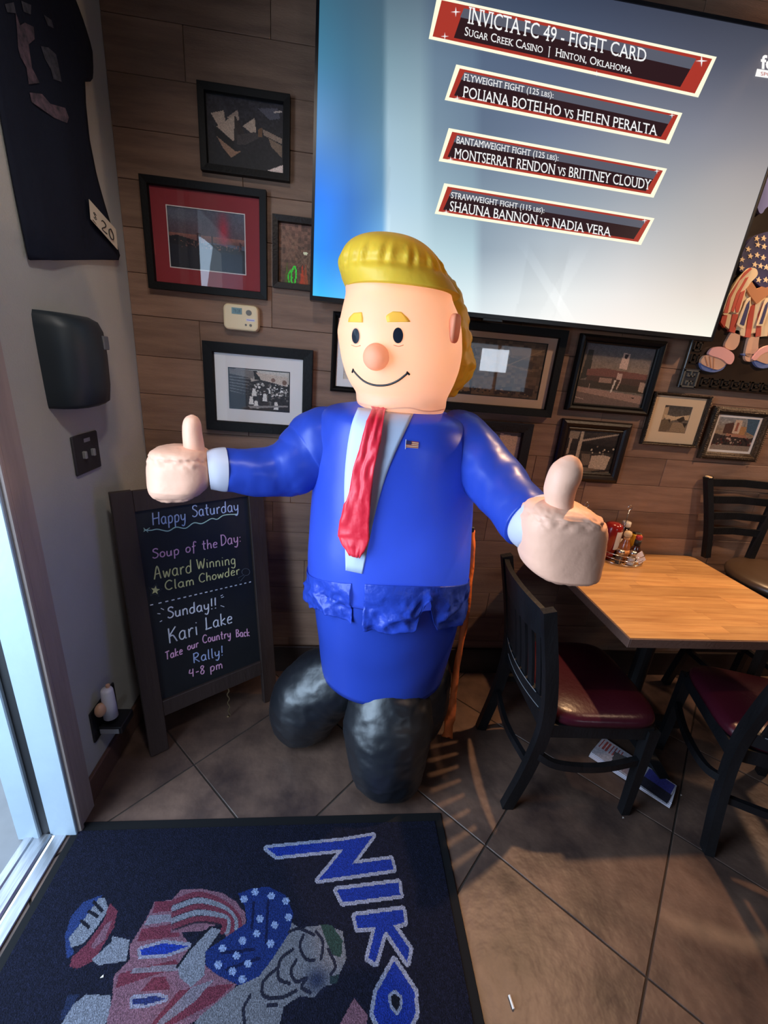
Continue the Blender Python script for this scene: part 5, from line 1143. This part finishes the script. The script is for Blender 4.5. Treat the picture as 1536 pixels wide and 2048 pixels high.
for k in range(4): bm.faces.new([bm.verts.new(fl(u, v, .0031)) for u, v in ((.0, .02+k*.27), (1, .02+k*.27), (1, .14+k*.27), (0, .14+k*.27))])
obj('flag_stripe', bm, 'redcap', pin)
bm = bmesh.new(); bm.faces.new([bm.verts.new(fl(u, v, .0036)) for u, v in ((0, 0), (.42, 0), (.42, .52), (0, .52))]); obj('flag_canton', bm, 'fig_blue', pin)
bm = bmesh.new(); tube(bm, [hit(body_bvh, 811.5, 879, .003)[0], hit(body_bvh, 810.5, 898, .003)[0]], .0010, 6); obj('flag_pole', bm, 'cuff', pin)

# legs (black, kneeling)
def blob(name, pts, m, n=80, amt=.010, seed=0.):
    sm = bez(pts, 16); bm = bmesh.new(); tube(bm, [Vector(p[:3]) for p in sm], [p[3] for p in sm], n)
    bm.normal_update(); S = []
    for v in bm.verts:
        c = wr(v.co, v.normal, amt, 7, seed); c = c+v.normal*(.0035*ridge(c, 15, seed)+.0018*ridge(c, 38, seed)); c.z = max(c.z, .001); S.append(c)
    for v, c in zip(list(bm.verts), S): v.co = c
    return obj(name, bm, m, fig, smooth=True)
blob('trouser_leg', [(.12, 1.44, .38, .09), (.05, 1.44, .33, .130), (-.03, 1.45, .265, .150), (-.085, 1.455, .19, .155), (-.10, 1.455, .11, .142), (-.095, 1.455, .04, .115), (-.09, 1.455, .012, .06)], 'black', seed=1., amt=.007)
blob('trouser_leg', [(.24, 1.40, .42, .11), (.240, 1.335, .35, .150), (.237, 1.28, .26, .170), (.238, 1.245, .17, .162), (.243, 1.225, .09, .145), (.248, 1.220, .03, .118), (.248, 1.220, .010, .055)], 'black', seed=2., amt=.007)
blob('seat_of_trousers', [(.34, 1.45, .44, .10), (.355, 1.45, .38, .140), (.36, 1.44, .30, .150), (.36, 1.43, .18, .145), (.355, 1.43, .08, .125), (.355, 1.43, .02, .07)], 'black', seed=3., amt=.007)
# orange tether strap
bm = bmesh.new(); SP = bez([(944, 1060, 1.50), (943, 1100, 1.50), (936, 1180, 1.49), (926, 1260, 1.48), (914, 1330, 1.47), (905, 1400, 1.455), (899, 1440, 1.44), (892, 1484, 1.425)], 6)
W3 = [5.5, 7.0, 8.5, 7.5, 5.5, 8.5, 11.0, 11.5]; G = []
for i, (x, y, Y) in enumerate(SP):
    t = i/(len(SP)-1)*7; k = min(int(t), 6); w_ = W3[k]*(1-(t-k))+W3[k+1]*(t-k); p = onY(x, y, Y); r_ = w_/pxm(p); z = max(p.z, .003)
    a = .5*math.sin(i*.7); G.append([bm.verts.new((p.x-r_*math.cos(a), p.y-r_*math.sin(a), z)), bm.verts.new((p.x, p.y-.004, z)), bm.verts.new((p.x+r_*math.cos(a), p.y+r_*math.sin(a), z))])
for A, B in zip(G, G[1:]): bm.faces.new((A[0], A[1], B[1], B[0])); bm.faces.new((A[1], A[2], B[2], B[1]))
o = obj('tether_strap', bm, 'orange', fig, smooth=True); md = o.modifiers.new('s', 'SOLIDIFY'); md.thickness = .003
q = onY(942, 1058, 1.50); obj('tether_clip', bx(q.x-.016, q.x+.012, 1.49, 1.51, q.z-.012, q.z+.012, bev=.004), 'black', fig)

# ------------------------------------------------------------------ table
tX0, tX1, tY0, tY1, tZ = 1.003, 1.842, 1.128, 1.852, .76
tb = thing('dining_table', 'butcher-block restaurant table with a brown edge against the wood wall', 'table', ((tX0+tX1)/2, (tY0+tY1)/2, 0))
ns = 17; sw = (tY1-tY0-.012)/ns
for k in range(ns):
    cuts = [tX0+.006, random.uniform(tX0+.2, tX1-.2), tX1-.006]
    for a, b_ in zip(cuts, cuts[1:]):
        o = obj('stave', bx(a+.0002, b_-.0002, tY0+.006+k*sw+.0002, tY0+.006+(k+1)*sw-.0002, tZ-.030, tZ+random.uniform(-.0003, 0)), 'stave', tb)
bm = bmesh.new(); e = .0062
for a in ((tX0, tX0+e, tY0, tY1), (tX1-e, tX1, tY0, tY1), (tX0+e, tX1-e, tY0, tY0+e), (tX0+e, tX1-e, tY1-e, tY1)): box(bm, *a, tZ-.036, tZ-.0012, bev=.0015)
obj('edge_band', bm, 'edge', tb)
obj('under_panel', bx(tX0+.01, tX1-.01, tY0+.01, tY1-.01, tZ-.036, tZ-.0305), 'edge', tb)
bm = bmesh.new(); lathe(bm, 1.42, 1.49, [(.13, .715), (.13, .722), (.035, .715), (.035, .05), (.06, .03)], 20); obj('column', bm, 'iron', tb, smooth=False)
bm = bmesh.new()
for k in range(4):
    a = k*PI/2; d = Vector((math.cos(a), math.sin(a), 0)); c = Vector((1.42, 1.49, 0)); sweep(bm, [c+Vector((0, 0, .05)), c+d*.15+Vector((0, 0, .04)), c+d*.30+Vector((0, 0, .014))], [.06, .055, .045], [.05, .035, .028])
obj('base', bm, 'iron', tb)

# ------------------------------------------------------------------ chairs
def make_chair(label):
    t = thing('dining_chair', label, 'chair')
    for s in (-1, 1):
        bm = bmesh.new(); pts = bez([(s*.185, -.268, 0), (s*.192, -.225, .22), (s*.198, -.208, .43), (s*.200, -.235, .62), (s*.200, -.300, .885)], 5)
        sweep(bm, pts, .030, [.042+.004*math.sin(i/len(pts)*PI) for i in range(len(pts))], (0, 1, 0)); obj('rear_leg', bm, 'chairblk', t)
        bm = bmesh.new(); sweep(bm, [(s*.205, .195, 0), (s*.205, .190, .2), (s*.203, .185, .42)], [.030, .034, .042], [.030, .034, .042], (0, 1, 0)); obj('front_leg', bm, 'chairblk', t)
        bm = bmesh.new(); sweep(bm, bez([(s*.192, -.222, .29), (s*.222, -.14, .262), (s*.228, .02, .258), (s*.205, .19, .272)], 5), .020, .028); obj('stretcher', bm, 'chairblk', t)
    bm = bmesh.new(); sweep(bm, bez([(-.20, -.222, .22), (0, -.245, .215), (.20, -.222, .22)], 4), .018, .028); obj('stretcher', bm, 'chairblk', t)
    def back(x, z, d=0.):   # curved back surface
        return Vector((x, -.212-(max(0, z-.45)/.435)**1.3*.088-.030*(1-(x/.2)**2)-d, z))
    bm = bmesh.new(); n = 14; G = []
    for i in range(n+1):
        x = -.19+.38*i/n; top = .872+.012*(1-(x/.2)**2); bot = .765-.010*(1-(x/.2)**2)
        G.append([bm.verts.new(back(x, top, .010)), bm.verts.new(back(x, top, -.010)), bm.verts.new(back(x, bot, -.010)), bm.verts.new(back(x, bot, .010))])
    for A, B in zip(G, G[1:]):
        for k in range(4): bm.faces.new((A[k], A[(k+1) % 4], B[(k+1) % 4], B[k]))
    bm.faces.new(G[0]); bm.faces.new(G[-1][::-1]); obj('crest_rail', bm, 'chairblk', t)
    bm = bmesh.new(); G = []
    for i in range(n+1):
        x = -.19+.38*i/n; G.append([bm.verts.new(back(x, .522, .010)), bm.verts.new(back(x, .522, -.010)), bm.verts.new(back(x, .468, -.010)), bm.verts.new(back(x, .468, .010))])
    for A, B in zip(G, G[1:]):
        for k in range(4): bm.faces.new((A[k], A[(k+1) % 4], B[(k+1) % 4], B[k]))
    bm.faces.new(G[0]); bm.faces.new(G[-1][::-1]); lr = obj('lower_rail', bm, 'chairblk', t)
    bm = bmesh.new(); tube(bm, [back(x, .520, .0105) for x in np.linspace(-.16, .15, 12)], .0016, 5); tube(bm, [back(x, .472, .0105) for x in np.linspace(-.12, .17, 12)], .0014, 5); obj('worn_edge', bm, 'scratch', lr)
    for k in range(7):
        x = -.150+.05*k; bm = bmesh.new(); sweep(bm, [back(x, z) for z in (.515, .61, .70, .775)], .037, .010, (0, 1, 0)); obj('slat', bm, 'chairblk', t)
    bm = bmesh.new()
    for a, b_ in (((-.20, -.20, .405), (-.203, .185, .405)), ((.20, -.20, .405), (.203, .185, .405)), ((-.20, .188, .405), (.20, .188, .405)), ((-.20, -.20, .405), (.20, -.20, .405))): bar(bm, a, b_, .022, .055)
    obj('seat_frame', bm, 'chairblk', t)
    bm = bmesh.new(); n = 44; prof = [(.90, .432), (.99, .436), (1.0, .452), (.97, .468), (.86, .478), (.5, .486), (.05, .488)]; R = []
    for s, z in prof:
        ring = []
        for j in range(n):
            a = 2*PI*j/n; ca, sa = math.cos(a), math.sin(a); X = math.copysign(abs(ca)**.45, ca)*(.225+.012*(sa > 0)*abs(sa)); Y = math.copysign(abs(sa)**.45, sa)*.215; ring.append(bm.verts.new((X*s, Y*s+.005, z)))
        R.append(ring)
    for A, B in zip(R, R[1:]):
        for j in range(n): bm.faces.new((A[j], A[(j+1) % n], B[(j+1) % n], B[j]))
    bm.faces.new(R[0][::-1]); bm.faces.new(R[-1]); obj('seat', bm, 'vinyl', t, smooth=True)
    return t
def copy_tree(o, parent=None):
    c = o.copy(); C.objects.link(c); c.parent = parent
    for ch in o.children: copy_tree(ch, c)
    return c
GC = 'slat-back chairs at the butcher-block table'
ch1 = make_chair('black slat-back chair with burgundy seat, tucked under the table beside the inflatable figure'); ch1['group'] = GC
ch2 = copy_tree(ch1); ch2['label'] = 'black chair with burgundy seat nearest the camera at the right edge of the photo'
ch1.location = (.975, 1.285, 0); ch1.rotation_euler = (0, 0, -PI/2-.03)
ch2.rotation_euler = (0, 0, math.radians(-20)); ca = math.radians(-20)
fx, fy = -.185, -.268; ch2.location = (1.392-(fx*math.cos(ca)-fy*math.sin(ca)), .925-(fx*math.sin(ca)+fy*math.cos(ca)), 0)
# tall ladder-back stool right of the table
st = thing('bar_stool', 'tall black ladder-back stool with a brown seat beyond the table', 'stool', (2.07, 1.60, 0))
PL = [(1.866, 1.800, .78), (1.83, 1.812, .95), (1.760, 1.836, 1.185)]; PR = [(2.105, 1.795, .78), (2.125, 1.808, .95), (2.165, 1.836, 1.185)]
for Pp in (PL, PR): bm = bmesh.new(); sweep(bm, bez(Pp, 4), .028, .030, (0, 1, 0)); obj('back_post', bm, 'chairblk', st)
def lerp3(Pp, z):
    for a, b_ in zip(Pp, Pp[1:]):
        if a[2] <= z <= b_[2]: t = (z-a[2])/(b_[2]-a[2]); return Vector(a)*(1-t)+Vector(b_)*t
    return Vector(Pp[-1])
for z in (1.158, 1.075, .995, .918):
    a, b_ = lerp3(PL, z), lerp3(PR, z); bm = bmesh.new(); sweep(bm, [a, (a+b_)/2+Vector((0, .012, .004)), b_], .016, .036); obj('ladder_slat', bm, 'chairblk', st)
bm = bmesh.new(); q = lerp3(PL, 1.19); box(bm, q.x-.008, q.x+.010, q.y-.018, q.y+.01, 1.181, 1.188, bev=.002); obj('worn_tip', bm, 'woodcap', st)
bm = bmesh.new(); lathe(bm, 2.09, 1.585, [(.20, .735), (.225, .745), (.232, .765), (.22, .785), (.15, .797), (.02, .800)], 32); obj('seat', bm, 'vinyl_brown', st, smooth=True)
bm = bmesh.new(); lathe(bm, 2.09, 1.585, [(.19, .70), (.212, .70), (.212, .738), (.19, .738)], 32); obj('seat_ring', bm, 'chairblk', st)
for sx, sy in ((-1, -1), (1, -1), (1, 1), (-1, 1)): bm = bmesh.new(); bar(bm, (2.09+sx*.13, 1.585+sy*.13, .72), (2.09+sx*.20, 1.585+sy*.20, 0), .034, .034, (0, 1, 0)); obj('leg', bm, 'chairblk', st)
bm = bmesh.new()
for a, b_ in (((-1, -1), (1, -1)), ((1, -1), (1, 1)), ((1, 1), (-1, 1)), ((-1, 1), (-1, -1))): bar(bm, (2.09+a[0]*.178, 1.585+a[1]*.178, .25), (2.09+b_[0]*.178, 1.585+b_[1]*.178, .25), .02, .026)
obj('foot_rail', bm, 'chairblk', st)

# ------------------------------------------------------------------ condiments
cyc, cxc = 1.758, 1.380
def wire_ring(bm, cx, cy, rx, ry, z, r=.0018): tube(bm, [Vector((cx+rx*math.cos(a), cy+ry*math.sin(a), z)) for a in [k*2*PI/32 for k in range(32)]], r, 6, closed=True)
def caddy(label, cx, cy, hz=.25):
    t = thing('condiment_caddy', label, 'caddy', (cx, cy, tZ), 0, 'wire condiment caddies on the table'); bm = bmesh.new()
    for z in (.008, .030, .052): wire_ring(bm, cx, cy, .098, .078, tZ+z)
    wire_ring(bm, cx, cy, .090, .070, tZ+.0035, .003)
    for k in range(8):
        a = k*PI/4+.2; tube(bm, [(cx+.098*math.cos(a), cy+.078*math.sin(a), tZ+.052), (cx+.098*math.cos(a), cy+.078*math.sin(a), tZ+.006)], .0014, 5)
    for k in range(5): x = -.05+.025*k; tube(bm, [(cx+x, cy-.055, tZ+.004), (cx+x, cy+.055, tZ+.004)], .0014, 5)
    obj('basket', bm, 'chrome', t, smooth=True)
    bm = bmesh.new(); tube(bm, [(cx-.008, cy+.03, tZ+.004), (cx-.008, cy+.03, tZ+hz)], .0022, 6); obj('stem', bm, 'chrome', t, smooth=True)
    bm = bmesh.new(); tube(bm, [Vector((cx-.008+.010*math.cos(a), cy+.03, tZ+hz+.012+.012*math.sin(a))) for a in [k*2*PI/16 for k in range(16)]], .002, 6, closed=True); obj('handle_loop', bm, 'chrome', t, smooth=True)
    return t
caddy('chrome wire caddy crowded with sauce bottles on the table', cxc, cyc)
caddy('chrome wire caddy mostly hidden behind the right-hand balloon fist', 1.168, 1.768)
def bottle(name, label, cat, cx, cy, prof, m, extra):
    t = thing(name, label, cat, (cx, cy, tZ+.004)); z0 = tZ+.0045
    bm = bmesh.new(); lathe(bm, cx, cy, [(r*1.28, z0+z) for r, z in prof], 24); obj('bottle_body' if name.endswith('bottle') else 'body', bm, m, t, smooth=True)
    for nm, m_, pr_ in extra: bm = bmesh.new(); lathe(bm, cx, cy, [(r*1.28, z0+z) for r, z in pr_], 24); obj(nm, bm, m_, t, smooth=True)
    return t
kx_, ky_ = cxc-.062, cyc+.030
kb = bottle('ketchup_bottle', 'big upside-down red ketchup bottle with a white label at the left of the caddy', 'bottle', kx_, ky_, [(.018, .002), (.022, .02), (.026, .035), (.031, .06), (.033, .10), (.033, .155), (.029, .172), (.018, .180), (.002, .182)], 'ketchup', [('cap', 'ketchup', [(.024, 0), (.026, .02), (.024, .03)])])
bm = bmesh.new(); n = 8; L1 = [Vector((kx_+.0430*math.cos(a), ky_+.0430*math.sin(a), tZ+.06)) for a in np.linspace(math.radians(-95), math.radians(-30), n)]
vs = [[bm.verts.new(p+Vector((0, 0, h))) for p in L1] for h in (0, .09)]
for j in range(n-1): bm.faces.new((vs[0][j], vs[0][j+1], vs[1][j+1], vs[1][j]))
obj('label', bm, 'label_w', kb)
bottle('sauce_bottle', 'small amber hot sauce bottle with an orange label and pale wooden cap', 'bottle', cxc-.006, cyc-.006, [(.018, 0), (.020, .004), (.020, .075), (.014, .095), (.010, .115), (.009, .125)], 'amber', [('label', 'label_o', [(.0205, .022), (.0205, .062)]), ('neck_band', 'label_o', [(.0108, .105), (.0108, .122)]), ('cap', 'woodcap', [(.009, .122), (.013, .128), (.014, .14), (.011, .150), (.003, .154)])])
bottle('sauce_bottle', 'white-capped bottle with a black neck band at the back of the caddy', 'bottle', cxc+.014, cyc+.050, [(.022, 0), (.024, .005), (.024, .11), (.016, .13), (.014, .15)], 'darkglass', [('label', 'label_w', [(.0245, .03), (.0245, .10)]), ('neck_band', 'label_k', [(.0150, .148), (.0150, .156)]), ('cap', 'whitecap', [(.015, .156), (.016, .160), (.016, .178), (.014, .181), (.001, .182)])])
bottle('sauce_bottle', 'small dark red pepper sauce bottle with a red cap at the right of the caddy', 'bottle', cxc+.054, cyc-.008, [(.016, 0), (.018, .004), (.018, .060), (.012, .078), (.009, .095)], 'darkglass', [('neck_band', 'label_k', [(.0115, .083), (.0115, .112)]), ('cap', 'redcap', [(.009, .112), (.011, .114), (.011, .130), (.009, .133), (.001, .134)])])
mb = thing('mustard_bottle', 'yellow squeeze mustard bottle behind the red-capped sauce', 'bottle', (cxc+.062, cyc+.04, tZ+.004))
bm = bmesh.new(); box(bm, cxc+.050, cxc+.098, cyc+.022, cyc+.052, tZ+.0045, tZ+.13, bev=.010, seg=2); obj('bottle_body', bm, 'mustard', mb, smooth=True); obj('cap', bx(cxc+.056, cxc+.092, cyc+.026, cyc+.048, tZ+.129, tZ+.137, bev=.003), 'label_k', mb)
for lab, cx_s, cy_s, fillm in (('glass salt shaker with a steel top in the front of the caddy', cxc+.012, cyc-.052, 'salt'), ('glass pepper shaker with a steel top left of the salt', cxc-.044, cyc-.042, 'pepper')):
    s_ = thing('shaker', lab, 'shaker', (cx_s, cy_s, tZ+.004)); z0 = tZ+.0045
    bm = bmesh.new(); lathe(bm, cx_s, cy_s, [(.014, z0), (.0165, z0+.004), (.0165, z0+.045), (.0155, z0+.050)], 16); obj('jar', bm, 'clearglass', s_, smooth=True)
    bm = bmesh.new(); lathe(bm, cx_s, cy_s, [(.0135, z0+.002), (.015, z0+.005), (.015, z0+.036), (.001, z0+.037)], 16); obj('contents', bm, fillm, s_)
    bm = bmesh.new(); lathe(bm, cx_s, cy_s, [(.0165, z0+.048), (.017, z0+.062), (.013, z0+.070), (.001, z0+.072)], 16); obj('lid', bm, 'steel', s_, smooth=True)
pk = thing('sweetener_packet', 'white paper packet leaning in the right front of the caddy', 'packet', (cxc+.046, cyc-.046, tZ+.004))
bm = bmesh.new(); c = Vector((cxc+.056, cyc-.052, tZ+.042)); a = .6; e1 = Vector((math.cos(a), .15, math.sin(a)))*.020; e2 = Vector((-math.sin(a), .1, math.cos(a)))*.026
prism(bm, [c-e1-e2, c+e1-e2, c+e1+e2, c-e1+e2], (0, .002, 0)); obj('paper', bm, 'packet', pk)

# ------------------------------------------------------------------ newspaper and scraps on the floor
nw = thing('newspaper', 'folded colour newspaper lying on the tiles under the slat-back chair', 'newspaper', (1.31, 1.24, 0))
N4 = [Vector((1.279, 1.405, 0)), Vector((1.451, 1.157, 0)), Vector((1.373, 1.086, 0)), Vector((1.172, 1.327, 0))]
for k in range(4):
    bm = bmesh.new(); dz = .002+.004*k; sh = Vector((-.004*(3-k), -.003*(3-k), 0)); prism(bm, [p+sh+Vector((0, 0, dz+(.006 if i in (1, 2) else 0))) for i, p in enumerate(N4)], (0, 0, .0022)); obj('sheet', bm, 'packet', nw)
P = Paint(70, 34, (176, 172, 184))
for k in range(7): P.poly([(.03+.045*k, .10), (.05+.045*k, .10), (.05+.045*k, .55), (.03+.045*k, .55)], (150, 70, 70))
P.poly([(.22, .3), (.40, .2), (.44, .7), (.26, .8)], (70, 74, 80)); P.poly([(.40, .1), (.62, .1), (.60, .9), (.42, .9)], (150, 130, 136)); P.poly([(.66, .02), (.98, .02), (.98, .5), (.66, .5)], (60, 60, 130)); P.poly([(.66, .5), (1, .5), (1, .95), (.64, .95)], (46, 44, 56)); P.noise(.1, 3)
u_ = N4[1]-N4[0]+Vector((0, 0, .006)); v_ = N4[3]-N4[0]; print_grid('front_page', P, N4[0]+Vector((0, 0, .0190)), u_, v_, 'print', nw)
a = onZ(1018, 1992, .0); b_ = onZ(1027, 2020, .0); bm = bmesh.new(); tube(bm, [a+Vector((0, 0, .004)), b_+Vector((0, 0, .004))], .0034, 10)
tag(obj('paper_straw_piece', bm, 'label_w'), 'short white straw piece on the bare tiles right of the mat', 'litter')
for (x, y, lab) in ((1362, 1590, 'tiny pale crumb on the floor beyond the newspaper corner'), (1246, 1635, 'tiny white scrap at the foot of the slat-back chair front leg'), (205, 1957, 'tiny white scrap on the dark mat beside the woven leg')):
    p = onZ(x, y, .002); bm = bmesh.new(); zb = .0092 if x == 205 else .0; r_ = .004
    prism(bm, [Vector((p.x-r_, p.y-r_*.6, zb)), Vector((p.x+r_, p.y-r_*.3, zb)), Vector((p.x+r_*.4, p.y+r_, zb))], (0, 0, .002)); tag(obj('paper_scrap', bm, 'label_w'), lab, 'litter')

# ------------------------------------------------------------------ ceiling cans: the table lamp, plus housings for the added fill spots
for x, y, lab in ((1.46, 1.74, 'dark ceiling spot lamp above the table, just out of the picture'), (.15, .25, 'dark housing of an added fill lamp above the doorway mat'), (-.25, .10, 'dark housing of an added fill lamp facing the left-hand pictures'), (2.25, .55, 'dark housing of an added fill lamp in front of the bar stool')):
    t = thing('spot_lamp', lab, 'lamp', (x, y, ZC)); bm = bmesh.new(); lathe(bm, x, y, [(.05, ZC-.005), (.055, ZC), (.062, ZC), (.060, ZC-.03), (.055, ZC-.03), (.05, ZC-.005)], 20, cap=False); obj('housing', bm, 'canmetal', t)

t = thing('wall_sconce', 'dark metal wall lamp on the wood wall beyond the right edge', 'lamp', (3.15, D, 2.25))
bm = bmesh.new(); lathe(bm, 3.15, 1.76, [(.030, 2.345), (.032, 2.35), (.075, 2.30), (.073, 2.298), (.030, 2.345)], 20, cap=False); obj('shade', bm, 'canmetal', t)
bm = bmesh.new(); box(bm, 3.11, 3.19, D-.02, D-.004, 2.25, 2.37, bev=.003); bar(bm, (3.15, D-.01, 2.35), (3.15, 1.76, 2.35), .014, .014); obj('bracket', bm, 'canmetal', t)
